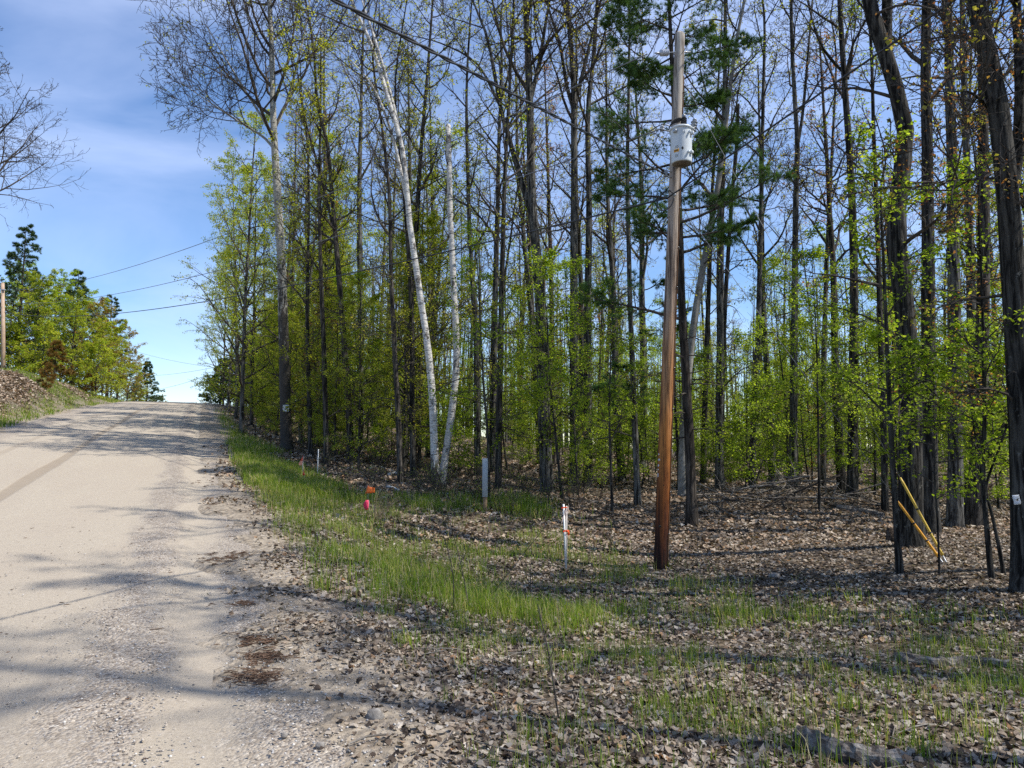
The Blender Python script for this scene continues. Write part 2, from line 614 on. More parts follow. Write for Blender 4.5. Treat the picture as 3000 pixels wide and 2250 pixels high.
def road_material():
    m, nt, b = new_mat('sandy_gravel', .95, .12)
    tc = nd(nt, 'ShaderNodeTexCoord')
    sp = nd(nt, 'ShaderNodeSeparateXYZ')
    nt.links.new(tc.outputs['UV'], sp.inputs['Vector'])       # x = metres along the road, y = metres across
    U, V = sp.outputs['X'], sp.outputs['Y']
    o = coords(nt, 'Object')
    uvv = coords(nt, 'UV', (.12, 1.0, 1.0))
    big = noise(nt, coords(nt, 'UV', (.22, .8, 1)), 1.2, 5, .6)
    fine = noise(nt, o, 55, 6, .75)
    mid = noise(nt, o, 9, 5, .65)
    base = ramp(nt, fine, [(.25, (.275, .235, .18)), (.5, (.405, .35, .272)), (.75, (.51, .45, .36))])
    c = mix(nt, ramp(nt, big, [(.35, .0), (.7, .45)]), base, (.36, .30, .235))
    # loose gravel windrow and shoulder
    wob = math_n(nt, 'MULTIPLY', math_n(nt, 'SUBTRACT', noise(nt, coords(nt, 'UV', (.5, 1.4, 1)), 1.5, 4, .6), .5), 1.3)
    Vw = math_n(nt, 'ADD', V, wob)

    def band(x, centre, half, soft):
        d = math_n(nt, 'ABSOLUTE', math_n(nt, 'SUBTRACT', x, centre))
        mr = nd(nt, 'ShaderNodeMapRange')
        mr.interpolation_type = 'SMOOTHSTEP'
        mr.inputs['From Min'].default_value = half
        mr.inputs['From Max'].default_value = half + soft
        mr.inputs['To Min'].default_value = 1
        mr.inputs['To Max'].default_value = 0
        nt.links.new(d, mr.inputs['Value'])
        return mr.outputs[0]
    vo = nd(nt, 'ShaderNodeTexVoronoi')
    vo.inputs['Scale'].default_value = 42
    nt.links.new(o, vo.inputs['Vector'])
    vs = nd(nt, 'ShaderNodeSeparateColor')
    nt.links.new(vo.outputs['Color'], vs.inputs['Color'])
    stones = ramp(nt, vs.outputs[0], [(0, (.15, .12, .10)), (.3, (.29, .24, .19)), (.6, (.44, .38, .31)), (.85, (.33, .29, .25)), (1, (.62, .55, .46))])
    gr = math_n(nt, 'MAXIMUM', band(Vw, -.45, .05, .42), band(Vw, 1.0, .4, .5))
    gr = math_n(nt, 'MAXIMUM', gr, math_n(nt, 'MULTIPLY', band(Vw, -6.9, .4, .6), .8))
    spk = ramp(nt, mid, [(.50, .05), (.68, .5)])
    gf = math_n(nt, 'MULTIPLY', math_n(nt, 'MAXIMUM', gr, spk), ramp(nt, fine, [(.3, .35), (.55, .95)]))
    c = mix(nt, gf, c, stones)
    # fresh tyre tracks: darker, damp brown, with cross treads
    tread = nd(nt, 'ShaderNodeTexWave')
    tread.wave_type = 'BANDS'
    tread.bands_direction = 'X'
    tread.inputs['Scale'].default_value = 2.0
    tread.inputs['Distortion'].default_value = 2.5
    tread.inputs['Detail'].default_value = 2
    nt.links.new(coords(nt, 'UV', (1, .35, 1)), tread.inputs['Vector'])
    wob2 = math_n(nt, 'MULTIPLY', math_n(nt, 'SUBTRACT', noise(nt, uvv, .5, 2, .5), .5), .8)
    V2 = math_n(nt, 'ADD', V, wob2)
    tr = math_n(nt, 'MAXIMUM', band(V2, -3.55, .09, .08), math_n(nt, 'MULTIPLY', band(V2, -5.35, .08, .12), .5))
    trc = math_n(nt, 'MULTIPLY', tr, ramp(nt, tread.outputs['Fac'], [(.25, .2), (.75, .8)]))
    c = mix(nt, trc, c, (.24, .185, .13))
    nt.links.new(c, b.inputs['Base Color'])
    h = math_n(nt, 'ADD', math_n(nt, 'MULTIPLY', fine, .5), math_n(nt, 'MULTIPLY', math_n(nt, 'MULTIPLY', vo.outputs['Distance'], gr), -1.2))
    h = math_n(nt, 'ADD', h, math_n(nt, 'MULTIPLY', math_n(nt, 'MULTIPLY', tr, tread.outputs['Fac']), 1.2))
    bump(nt, b, h, .75, .025)
    return m


M['ground'] = ground_material()
M['road'] = road_material()


# ------------------------------------------------------------------ ground sheet and road
def turf_mask(x, y):
    u, v = uv(x, y)
    hi = np.interp(u, [-5, 4, 8, 15, 20, 27, 36, 60], [5.0, 5.4, 5.6, 5.1, 3.9, 2.9, 2.0, 1.6]) + (fbm(x, y, 2.0, 4) - .5) * 1.6
    lo = 1.05 + (fbm(x, y, 1.2, 6) - .5) * .7 + .5 * (1 - sst(4, 9, u))
    a = sst(0, .7, v - lo) * sst(0, 2.2, hi - v)
    a = a * np.interp(u, [0, 6, 10, 15, 20, 70, 90], [.05, .14, .28, .5, .8, .95, .3])
    near = (.07 + .38 * sst(.50, .70, fbm(x, y, 1.3, 9))) * sst(1.4, 2.6, v) * (1 - sst(5.0, 9, v)) * (u < 18)
    lf = -v
    left = sst(7.6, 8.4, lf) * np.maximum(1 - sst(8.8, 10.6, lf + (fbm(x, y, 4, 11) - .5) * 2), sst(.5, .62, fbm(x, y, 7, 12)))
    return np.clip(np.maximum(np.maximum(a, near), left), 0, 1)


nr, na = 190, 300
rad = np.concatenate([[0.25], np.geomspace(.9, 900, nr - 1)])
ang = np.arange(na) * 2 * np.pi / na
X = rad[:, None] * np.cos(ang)
Y = rad[:, None] * np.sin(ang)
Z = zbase(X, Y)
I = np.arange(nr * na).reshape(nr, na)
J = np.roll(I, -1, 1)
g = MB()
g.add(np.stack([X, Y, Z], -1), np.stack([I[:-1], I[1:], J[1:], J[:-1]], -1).reshape(-1, 4))
g.f.append((np.array([list(range(na))]), 0))
ground = g.build('ground', M['ground'])
tag(ground, 'leaf-covered forest floor and grassy verge beside the dirt road', 'ground', kind='structure')
a1 = ground.data.attributes.new('turf', 'FLOAT', 'POINT')
a1.data.foreach_set('value', turf_mask(X, Y).ravel().astype(np.float32))
a2 = ground.data.attributes.new('sand', 'FLOAT', 'POINT')
_u, _v = uv(X, Y)
a2.data.foreach_set('value', ((1 - sst(.9, 2.1, _v + (fbm(X, Y, 1.3, 13) - .5) * .9)) * sst(-9.2, -7.9, _v)).ravel().astype(np.float32))

ru = np.concatenate([np.arange(-25, 30, .16), np.arange(30, 60, .35), np.arange(60, 150, .8)])
rv = np.concatenate([np.arange(-8.6, 1.75, .16)])
RU, RV = np.meshgrid(ru, rv, indexing='ij')
RX, RY = xy(RU, RV)
RZ = zbase(RX, RY, False) - 0.012 + 0.018 * (fbm(RU, RV, .9, 21) - .5)
RZ = RZ + .022 * np.exp(-((RV + .45 + (fbm(RU, RV * 0, 2.5, 22) - .5) * .5) / .28) ** 2) - .028 * np.exp(-((RV - .15) / .25) ** 2) - .012 * np.exp(-((RV + 3.5) / .2) ** 2)
RZ = RZ - .12 * sst(1.0, 1.7, RV) - .12 * sst(7.6, 8.5, -RV)
I = np.arange(RU.size).reshape(RU.shape)
r_ = MB()
r_.add(np.stack([RX, RY, RZ], -1), np.stack([I[:-1, :-1], I[:-1, 1:], I[1:, 1:], I[1:, :-1]], -1).reshape(-1, 4)[:, ::-1])
road = r_.build('dirt_road', M['road'])
uvl = road.data.uv_layers.new(name='UVMap')
li = np.zeros(len(road.data.loops), np.int32)
road.data.loops.foreach_get('vertex_index', li)
uvl.data.foreach_set('uv', np.stack([RU.ravel()[li], RV.ravel()[li]], -1).astype(np.float32).ravel())
tag(road, 'pale sandy dirt road climbing to a crest', 'road', kind='structure')


# ------------------------------------------------------------------ trees: growth in whole levels at once
def sprout(rng, P, R, L, per, t0, t1, ang, lens, npts, wig, trop, rr, rmin, golden=True, flat=0.0, tip=.15, keep=None):
    """children of the polylines P (N,n,3), radii R (N,n), lengths L (N,)"""
    N, n, _ = P.shape
    per = np.broadcast_to(per, (N,))
    idx = np.repeat(np.arange(N), per)
    if len(idx) == 0:
        return np.zeros((0, npts, 3)), np.zeros((0, npts)), np.zeros(0)
    k = np.concatenate([np.arange(c) for c in per])
    t = t0 + (t1 - t0) * np.clip((k + rng.random(len(idx))) / np.maximum(per[idx], 1), 0, .999)
    f = t * (n - 1)
    i = np.minimum(f.astype(int), n - 2)
    w = (f - i)[:, None]
    pos = P[idx, i] * (1 - w) + P[idx, i + 1] * w
    rad = R[idx, i] * (1 - w[:, 0]) + R[idx, i + 1] * w[:, 0]
    T = nrm(P[idx, i + 1] - P[idx, i])
    ref = np.where(np.abs(T[:, 2:3]) > .9, np.array([[1., 0, 0]]), np.array([[0, 0, 1.]]))
    A = nrm(np.cross(T, ref))
    B = np.cross(T, A)
    ph = (k * 2.39996 + rng.random(N)[idx] * 6.28 + rng.normal(0, .35, len(idx))) if golden else rng.random(len(idx)) * 6.28
    if flat:
        ph = np.where(rng.random(len(idx)) < flat, np.where(k % 2 == 0, 0.0, np.pi) + rng.normal(0, .35, len(idx)), ph)
    side = np.cos(ph)[:, None] * A + np.sin(ph)[:, None] * B
    a = np.radians(rng.normal(ang[0], ang[1], len(idx)))[:, None]
    D = T * np.cos(a) + side * np.sin(a)
    ln = (lens(t) if callable(lens) else lens * L[idx] * (1.15 - .75 * t)) * rng.uniform(.65, 1.25, len(idx))
    if keep is not None:
        sel = keep(pos, D)
        pos, rad, D, ln = pos[sel], rad[sel], D[sel], ln[sel]
    C = np.zeros((len(ln), npts, 3))
    C[:, 0] = pos
    step = (ln / (npts - 1))[:, None]
    for j in range(1, npts):
        D = nrm(D + rng.normal(0, wig, D.shape) + np.array([0, 0, trop]))
        C[:, j] = C[:, j - 1] + D * step
    r0 = np.clip(rad * rr, rmin, None)
    r0 = np.minimum(r0, np.maximum(ln * .022, rmin))
    s = np.linspace(0, 1, npts)
    RR = r0[:, None] * ((1 - s) * (1 - tip) + tip)[None] + 0.0
    RR = np.maximum(RR, rmin * .55)
    return C, RR, ln


LEAF_V = np.array([[0, 0, 0], [.42, .45, .10], [0, 1, -.06], [-.42, .45, .10]])
LEAF_F = np.array([[0, 1, 2], [0, 2, 3]])


def put(mb, TV, TF, pos, axis, up, size, m=0):
    """copies of a small template: its y along axis, its z towards up"""
    n = len(pos)
    if n == 0:
        return
    y = nrm(axis)
    x = nrm(np.cross(y, up))
    z = np.cross(x, y)
    V = pos[:, None, :] + size[:, None, None] * (TV[None, :, 0:1] * x[:, None] + TV[None, :, 1:2] * y[:, None] + TV[None, :, 2:3] * z[:, None])
    F = TF[None] + (np.arange(n) * len(TV))[:, None, None]
    mb.add(V.reshape(-1, 3), F.reshape(-1, TF.shape[1]), m)


def leaves_on(mb, rng, tw, n, size, spread=.05, droop=-.25, t0=.2, clump=3):
    """n leaves in clumps along twigs tw (N,k,3)"""
    if len(tw) == 0 or n <= 0:
        return
    nc = max(1, n // clump)
    i = rng.integers(0, len(tw), nc)
    k = tw.shape[1]
    f = (t0 + (1 - t0) * rng.random(nc)) * (k - 1)
    j = np.minimum(f.astype(int), k - 2)
    w = (f - j)[:, None]
    p = tw[i, j] * (1 - w) + tw[i, j + 1] * w
    T = nrm(tw[i, j + 1] - tw[i, j])
    p = np.repeat(p, clump, 0)
    T = np.repeat(T, clump, 0)
    ax = nrm(T * .5 + rng.normal(0, .8, p.shape) * np.array([1, 1, .5]) + np.array([0, 0, droop]))
    p = p + rng.normal(0, spread, p.shape)
    up = np.array([0, 0, 1.]) + rng.normal(0, .55, p.shape)
    put(mb, LEAF_V, LEAF_F, p, ax, up, size * rng.uniform(.55, 1.25, len(p)))


def spline(pts, n):
    """smooth resample of a polyline to n points"""
    P = np.asarray(pts, float)
    d = np.concatenate([[0], np.cumsum(np.linalg.norm(np.diff(P, axis=0), axis=1))])
    s = np.linspace(0, d[-1], n)
    if len(P) == 2:
        return np.stack([np.interp(s, d, P[:, k]) for k in range(3)], -1)
    Q = np.vstack([2 * P[0] - P[1], P, 2 * P[-1] - P[-2]])
    out = []
    for q in s:
        i = min(np.searchsorted(d, q, 'right') - 1, len(P) - 2)
        t = (q - d[i]) / max(d[i + 1] - d[i], 1e-6)
        a, b, c, e = Q[i], Q[i + 1], Q[i + 2], Q[i + 3]
        out.append(.5 * (2 * b + (c - a) * t + (2 * a - 5 * b + 4 * c - e) * t * t + (3 * b - a - 3 * c + e) * t ** 3))
    return np.array(out)


def tree_parts(root, rng, trunk, rt, stems, spec):
    """trunk: (n,3) local points with radii rt; stems: further (pts, radii) stems; spec: growth settings.
    Links trunk, branches and foliage under root."""
    bk = M[spec.get('bark', 'bark_grey')]
    t = MB()
    t.tubes(trunk, rt, spec.get('sides', 12), 0, spec.get('rough', .055), rng)
    if spec.get('snag'):
        e = t.n
        s_ = spec.get('sides', 12)
        t.f.append((np.array([list(range(e - s_, e))]), 0))
    for (p, r) in stems:
        t.tubes(p, r, 8, 0, .05, rng)
    t.build('trunk', bk, root)
    P0 = np.array([spline(p, 16) for p in [trunk] + [p for p, _ in stems]])
    R0 = np.array([np.interp(np.linspace(0, 1, 16), np.linspace(0, 1, len(r)), r) for r in [rt] + [r for _, r in stems]])
    L0 = np.linalg.norm(np.diff(P0, axis=1), axis=2).sum(1)
    b = MB()
    n1 = spec.get('n1', 16)
    per = np.array([n1] + [max(3, int(n1 * spec.get('stem_share', .6)))] * len(stems))
    cs = spec.get('cs', .5)
    fl = spec.get('flat', 0)
    ll = spec.get('len', 3.5)
    lens = spec.get('lens', lambda q: ll * (1.0 - .75 * np.clip((q - cs) / (1 - cs), 0, 1) ** 1.3))
    parts = []
    P1, R1, L1 = sprout(rng, P0[:1], R0[:1], L0[:1], n1, cs, .985, spec.get('a1', (52, 10)), lens, 8, spec.get('wig', .13), spec.get('trop', .07), .55, spec.get('r1min', .012), keep=spec.get('keep'))
    parts.append((P1, R1, L1))
    if len(stems):
        parts.append(sprout(rng, P0[1:], R0[1:], L0[1:], per[1], .25, .985, spec.get('a1', (45, 10)), lambda q: ll * (.95 - .6 * q), 8, .13, spec.get('trop', .07), .55, .012))
    # thin dead twigs low on the trunk
    nl = spec.get('low', 0)
    if nl:
        PL, RL, LL = sprout(rng, P0[:1], R0[:1], L0[:1], nl, .10, cs, (75, 12), lambda q: spec.get('lowlen', 1.3) + 0 * q, 8, .16, .0, .25, .008)
        parts.append((PL, RL, LL))
    P1 = np.concatenate([p[0] for p in parts])
    R1 = np.concatenate([p[1] for p in parts])
    L1 = np.concatenate([p[2] for p in parts])
    b.tubes(P1, R1, 5, 0)
    tw = P1
    P2, R2, L2 = sprout(rng, P1, R1, L1, spec.get('n2', 7), .18, .98, spec.get('a2', (48, 12)), spec.get('f2', .5), 5, .17, spec.get('trop2', .04), .6, spec.get('r2min', .007), flat=fl)
    b.tubes(P2, R2, 4, 0)
    tw2 = P2
    if spec.get('n3', 5):
        P3, R3, L3 = sprout(rng, P2, R2, L2, spec.get('n3', 5), .2, 1.0, (48, 14), spec.get('f3', .48), 4, .2, spec.get('trop2', .04), .6, spec.get('r3min', .0055), golden=False, flat=fl)
        b.tubes(P3, R3, 3, 0)
        tw2 = P3
        if spec.get('n4', 0):
            P4, R4, L4 = sprout(rng, P3, R3, L3, spec['n4'], .15, 1.0, (45, 14), .5, 3, .2, .02, .7, spec.get('r4min', .0045), golden=False)
            b.tubes(P4, R4, 3, 0)
            tw2 = P4
    o = b.build('branches', M[spec.get('twig', 'twig')], root)
    o['kind'] = 'stuff'
    for (lm, n, size) in spec.get('leaves', []):
        f = MB()
        leaves_on(f, rng, tw2, n, size, spec.get('spread', .06), spec.get('droop', -.2), clump=spec.get('clump', 3))
        o = f.build('foliage', M[lm], root)
        o['kind'] = 'stuff'


def radii(trunk, r0, H, top=.18, flare=1.45):
    z = trunk[:, 2] - trunk[0, 2]
    r = r0 * (1 - (1 - top) * np.clip(z / H, 0, 1) ** 1.15)
    return r * (1 + (flare - 1) * np.exp(-z / .28))


def hero(name, label, cat, pts, Yb, wpx, H, spec, stems=(), group=None, seed=0, depth_top=0.0):
    """a tree traced on its own trunk: pts = photo pixels from base to top, standing at depth Yb on the ground"""
    rng = np.random.default_rng(1000 + seed)
    base = at(*pts[0], Yb)
    base[2] = gz(base[0], base[1])
    root = thing(name, base, label, cat, group)
    W = [base - np.array([0, 0, .12])]
    for k, q in enumerate(pts[1:]):
        W.append(at(*q, Yb + depth_top * (k + 1) / len(pts)))
    W = np.array(W) - base
    if not spec.get('snag') and W[-1, 2] < H:
        d = nrm(W[-1] - W[-2])
        d = nrm(d * np.array([.6, .6, 1]))
        W = np.vstack([W, W[-1] + d * (H - W[-1, 2]) * .5 + rng.normal(0, .12, 3) * [1, 1, 0], W[-1] + d * (H - W[-1, 2]) + rng.normal(0, .35, 3) * [1, 1, 0]])
    tr = spline(W, 26)
    tr[0:1, 2] = -.12
    tr = np.vstack([tr[0], tr[0] + (tr[1] - tr[0]) * .22, tr[0] + (tr[1] - tr[0]) * .5, tr[1:]])
    Hh = tr[-1, 2]
    r0 = wpx * Yb / FPX / 2
    rt = radii(tr, r0, Hh if not spec.get('snag') else Hh * 2.2)
    st = []
    for (sp, w0, Hs) in stems:
        S = np.array([at(*q, Yb + .25 * (k > 0) * ((k % 2) * 2 - 1)) for k, q in enumerate(sp)]) - base
        if Hs > S[-1, 2]:
            d = nrm(S[-1] - S[-2])
            S = np.vstack([S, S[-1] + nrm(d * np.array([.7, .7, 1])) * (Hs - S[-1, 2])])
        S = spline(S, 14)
        ra = w0 * Yb / FPX / 2
        st.append((S, np.linspace(ra, ra * .18, 14)))
    tree_parts(root, rng, tr, rt, st, spec)
    return root


# ------------------------------------------------------------------ the trees that stand out
BARE = dict(n1=15, n2=7, n3=6, n4=2, r2min=.009, r3min=.0075, r4min=.0065, len=4.2, cs=.5, a1=(50, 11), trop=.09, low=5)
BUD = lambda mat, n, s=.05: [(mat, n, s)]

hero('aspen_tree', 'tall pale-barked aspen at the forest edge with wide bare crown over the road', 'tree',
     [(841, 1316), (836, 1180), (826, 814), (813, 570), (803, 400), (800, 312), (795, 120), (790, 0)], 27, 33, 23,
     dict(BARE, bark='bark_aspen', n1=24, n2=8, n3=6, n4=2, len=5.2, f2=.55, r2min=.012, r3min=.010, r4min=.009, cs=.50, a1=(52, 10), trop=.13, low=2, leaves=BUD('leaf_yellow', 1350, .065)), seed=1,
     stems=[([(806, 440), (770, 400), (690, 350), (600, 290), (520, 235)], 9, 0), ([(803, 400), (740, 300), (660, 170), (600, 70)], 9, 0), ([(802, 380), (840, 300), (880, 150), (905, 20)], 10, 19)])
hero('birch_tree', 'white birch leaning left with a long curved stem, twin of the broken one', 'tree',
     [(1278, 1417), (1275, 1380), (1261, 1085), (1227, 841), (1200, 651), (1180, 447), (1132, 271), (1085, 122), (1030, 0)], 21, 24, 19,
     dict(BARE, bark='bark_birch_low', n1=12, n2=6, n3=5, len=3.2, cs=.62, leaves=BUD('leaf_yellow', 1050, .065), low=3), seed=2,
     stems=[([(1195, 600), (1150, 400), (1090, 250), (1000, 150), (930, 80)], 12, 0), ([(1180, 447), (1150, 300), (1100, 120), (1060, 0)], 14, 16)])
hero('birch_snag', 'broken white birch snag with shelf fungus and a blunt bare top', 'tree',
     [(1290, 1418), (1300, 1370), (1336, 1085), (1329, 841), (1320, 651), (1316, 500), (1313, 366)], 21.3, 22, 12,
     dict(bark='bark_birch', snag=True, n1=5, n2=2, n3=0, len=.9, cs=.6, a1=(35, 10), r1min=.03, low=3), seed=3)
hero('hardwood_tree', 'thick grey tree with a big limb arching left from mid trunk', 'tree',
     [(1606, 1442), (1597, 1300), (1580, 841), (1560, 610), (1553, 339), (1546, 136), (1540, 0)], 22, 38, 22,
     dict(BARE, len=4.8, cs=.55, n1=14, leaves=BUD('leaf_olive', 1350, .065)), seed=4,
     stems=[([(1560, 640), (1530, 540), (1490, 400), (1465, 310), (1430, 120), (1385, 0)], 20, 17),
            ([(1465, 310), (1400, 190), (1300, 130), (1190, 100)], 10, 0),
            ([(1553, 300), (1580, 180), (1600, 60), (1620, -60)], 14, 18), ([(1556, 270), (1582, 190), (1592, 128)], 16, 0)])
hero('hardwood_tree', 'straight grey trunk, left one of the close pair right of the arching limb', 'tree',
     [(1684, 1412), (1683, 1300), (1681, 900), (1682, 600), (1681, 339), (1678, 200), (1660, 0)], 24, 30, 23,
     dict(BARE, n1=14, len=4.2, cs=.52, leaves=BUD('leaf_olive', 1500, .065)), seed=5,
     stems=[([(1681, 320), (1660, 250), (1640, 130), (1600, 0)], 14, 19), ([(1681, 330), (1710, 200), (1760, 0)], 14, 19)])
hero('hardwood_tree', 'straight grey trunk, right one of the close pair right of the arching limb', 'tree',
     [(1722, 1412), (1722, 1300), (1722, 900), (1726, 600), (1722, 339), (1740, 160), (1750, 0)], 24.4, 27, 22,
     dict(BARE, n1=13, len=3.6, cs=.52, leaves=BUD('leaf_rust', 1050, .065)), seed=6)
hero('hardwood_tree', 'brown trunk with a crooked low limb just left of the birches', 'tree',
     [(1174, 1403), (1168, 1250), (1155, 1000), (1146, 814), (1140, 560), (1120, 380)], 21.6, 17, 16,
     dict(BARE, bark='bark_brown', n1=13, cs=.42, len=3.0, leaves=BUD('leaf_olive', 2100, .065), low=8), seed=7,
     stems=[([(1160, 1080), (1190, 1030), (1240, 975), (1330, 960)], 7, 0)])
hero('hardwood_tree', 'slim dark trunk touching the left birch at its base', 'tree',
     [(1212, 1400), (1208, 1250), (1205, 900), (1190, 650), (1175, 480)], 22.4, 18, 15,
     dict(BARE, bark='bark_dark', n1=12, cs=.45, len=2.8, leaves=BUD('leaf_yellow', 2400, .065), low=8), seed=8)
hero('hardwood_tree', 'grey-brown trunk forking high, fourth trunk right of the pale aspen', 'tree',
     [(1028, 1352), (1022, 1200), (1000, 900), (976, 610), (960, 430), (930, 300)], 24.5, 21, 17,
     dict(BARE, bark='bark_brown', n1=15, cs=.4, len=3.2, leaves=[('leaf_yellow', 3080, .072)], low=6), seed=9,
     stems=[([(985, 700), (930, 480), (890, 330), (880, 200)], 10, 15)])
hero('hardwood_tree', 'thin dark trunk with yellow young leaves beside the tall aspen', 'tree',
     [(912, 1332), (905, 1150), (900, 900), (905, 600), (900, 420)], 25.5, 14, 14,
     dict(BARE, bark='bark_dark', n1=14, cs=.35, len=2.6, leaves=[('leaf_yellow', 3639, .072)], low=6), seed=10)
hero('hardwood_tree', 'slender grey trunk between the birches and the arching tree', 'tree',
     [(1440, 1395), (1445, 1200), (1450, 900), (1458, 600), (1462, 400), (1470, 200)], 26, 22, 19,
     dict(BARE, bark='bark_grey', n1=16, cs=.42, len=3.4, leaves=BUD('leaf_olive', 2250, .065), low=8), seed=11)
hero('hardwood_tree', 'thin grey trunk standing just left of the brown utility pole', 'tree',
     [(1869, 1480), (1862, 1300), (1850, 1000), (1844, 814), (1838, 500), (1842, 250)], 19, 19, 17,
     dict(BARE, bark='bark_grey', n1=12, cs=.5, len=2.6, leaves=[('leaf_olive', 750, .065)], low=9, lowlen=1.6), seed=12)
hero('beech_tree', 'smooth pale grey beech trunk half hidden behind the utility pole', 'tree',
     [(2002, 1468), (2000, 1350), (2010, 1150), (2040, 900), (2075, 700), (2110, 500)], 20.5, 27, 17,
     dict(BARE, bark='bark_beech', n1=12, cs=.45, len=3.4, leaves=[('leaf_green', 1093, .058)], low=4), seed=13)
hero('hardwood_tree', 'grey trunk second to the right of the pine trunk', 'tree',
     [(2109, 1440), (2108, 1300), (2110, 1000), (2112, 700), (2120, 400), (2125, 100)], 22.5, 26, 20,
     dict(BARE, n1=12, cs=.55, len=3.2, leaves=[('leaf_olive', 1350, .065)], low=8), seed=14)
hero('dead_trunk', 'dead leaning trunk broken off level with the transformer', 'tree',
     [(2112, 1450), (2120, 1000), (2140, 640), (2158, 420), (2162, 305)], 23, 15, 12.5,
     dict(bark='bark_brown', snag=True, n1=3, n2=2, n3=0, len=.5, cs=.5, r1min=.02, low=4), seed=15)
hero('hardwood_tree', 'tall thin trunk in the gap right of the transformer', 'tree',
     [(2204, 1440), (2206, 1300), (2220, 1000), (2228, 700), (2232, 500), (2236, 280), (2240, 60)], 23.5, 20, 20,
     dict(BARE, n1=14, cs=.5, len=3.0, leaves=[('leaf_olive', 1050, .065)], low=7), seed=16)
hero('hardwood_tree', 'grey trunk with two dead stubs at mid height, centre right', 'tree',
     [(2325, 1445), (2324, 1300), (2328, 900), (2332, 560), (2336, 420), (2326, 250), (2318, 0)], 22, 24, 20,
     dict(BARE, n1=13, cs=.58, len=3.2, leaves=[('leaf_olive', 1050, .065)], low=5), seed=17,
     stems=[([(2334, 440), (2352, 330), (2368, 150), (2380, 0)], 11, 18), ([(2332, 545), (2315, 520), (2302, 508)], 8, 0), ([(2332, 550), (2350, 535), (2362, 520)], 8, 0)])
hero('hardwood_tree', 'dark straight trunk behind the right end of the brush heap', 'tree',
     [(2496, 1478), (2497, 1350), (2502, 814), (2492, 500), (2481, 339), (2468, 150), (2460, 0)], 19.5, 29, 21,
     dict(BARE, bark='bark_dark', n1=13, cs=.5, len=3.6, leaves=[('leaf_yellow', 1350, .065)], low=8), seed=18,
     stems=[([(2481, 220), (2440, 180), (2400, 120), (2370, 20)], 10, 16), ([(2484, 230), (2495, 170), (2496, 125)], 10, 0)])
hero('hardwood_tree', 'big dark curving trunk behind the yellow guards, forked near the top edge', 'tree',
     [(2668, 1595), (2668, 1450), (2665, 1100), (2640, 820), (2625, 700), (2632, 560), (2652, 440), (2650, 360), (2628, 270), (2592, 150), (2560, 60), (2535, -60)], 13, 66, 19,
     dict(BARE, bark='bark_dark', n1=14, cs=.62, len=3.6, leaves=[('leaf_rust', 1350, .065)], low=7, lowlen=1.6, sides=16), seed=19,
     stems=[([(2596, 160), (2598, 60), (2600, -60), (2606, -200)], 36, 17)])
hero('hardwood_tree', 'dark upright trunk directly right of the big curving one', 'tree',
     [(2726, 1560), (2724, 1300), (2720, 964), (2718, 700), (2716, 400), (2712, 180), (2716, -40)], 15, 44, 20,
     dict(BARE, bark='bark_dark', n1=14, cs=.45, len=3.6, leaves=[('leaf_rust', 1350, .065), ('leaf_yellow', 1050, .065)], low=8), seed=20)
hero('hardwood_tree', 'thick grey trunk with flared foot right of the yellow guards', 'tree',
     [(2796, 1545), (2798, 1450), (2798, 1100), (2794, 800), (2790, 500), (2782, 250), (2778, 0)], 16, 42, 20,
     dict(BARE, bark='bark_grey', n1=14, cs=.5, len=3.6, leaves=[('leaf_rust', 1800, .065)], low=9), seed=21)
hero('hardwood_tree', 'broad grey trunk with a dark trunk leaning against it', 'tree',
     [(2856, 1548), (2858, 1450), (2872, 1150), (2880, 900), (2882, 600), (2880, 300), (2876, 0)], 16.4, 42, 20,
     dict(BARE, bark='bark_brown', n1=14, cs=.5, len=3.4, leaves=[('leaf_rust', 1500, .065), ('leaf_olive', 900, .065)], low=9), seed=22)
hero('leaning_trunk', 'dark trunk leaning to the right between the two thick right-hand trees', 'tree',
     [(2822, 1450), (2845, 1400), (2900, 1320), (2950, 1240), (2990, 1120)], 17, 26, 6,
     dict(bark='bark_dark', snag=True, n1=3, n2=3, n3=2, len=1.0, cs=.5), seed=23)
hero('hardwood_tree', 'dark rough trunk cut by the right picture edge, carrying a white notice', 'tree',
     [(3012, 1765), (3006, 1600), (2992, 1200), (2978, 964), (2955, 603), (2924, 313), (2885, 120), (2855, 0), (2840, -90)], 9.6, 74, 18,
     dict(BARE, bark='bark_dark', n1=13, cs=.45, len=3.6, leaves=[('leaf_rust', 2200, .045), ('leaf_olive', 1350, .065)], low=6, sides=16), seed=24,
     stems=[([(2932, 360), (2890, 310), (2840, 270), (2780, 270)], 15, 0), ([(2945, 520), (2860, 525), (2760, 530)], 9, 0), ([(2956, 600), (2984, 420), (2990, 200), (2972, 0), (2965, -100)], 40, 14)])
hero('hardwood_tree', 'medium grey trunk far back left of the leaning trunk', 'tree',
     [(2410, 1440), (2412, 1300), (2415, 1000), (2425, 700), (2440, 400), (2450, 150)], 26, 18, 19,
     dict(BARE, n1=13, cs=.45, len=3.0, leaves=[('leaf_yellow', 1350, .065)], low=8), seed=25)
hero('hardwood_tree', 'thin dark trunk left of the big curving trunk, leafy low down', 'tree',
     [(2592, 1500), (2590, 1300), (2580, 1000), (2572, 700), (2560, 400), (2550, 100)], 18, 19, 17,
     dict(BARE, bark='bark_dark', n1=14, cs=.3, len=2.3, leaves=[('leaf_green', 2625, .058)], low=4), seed=26)
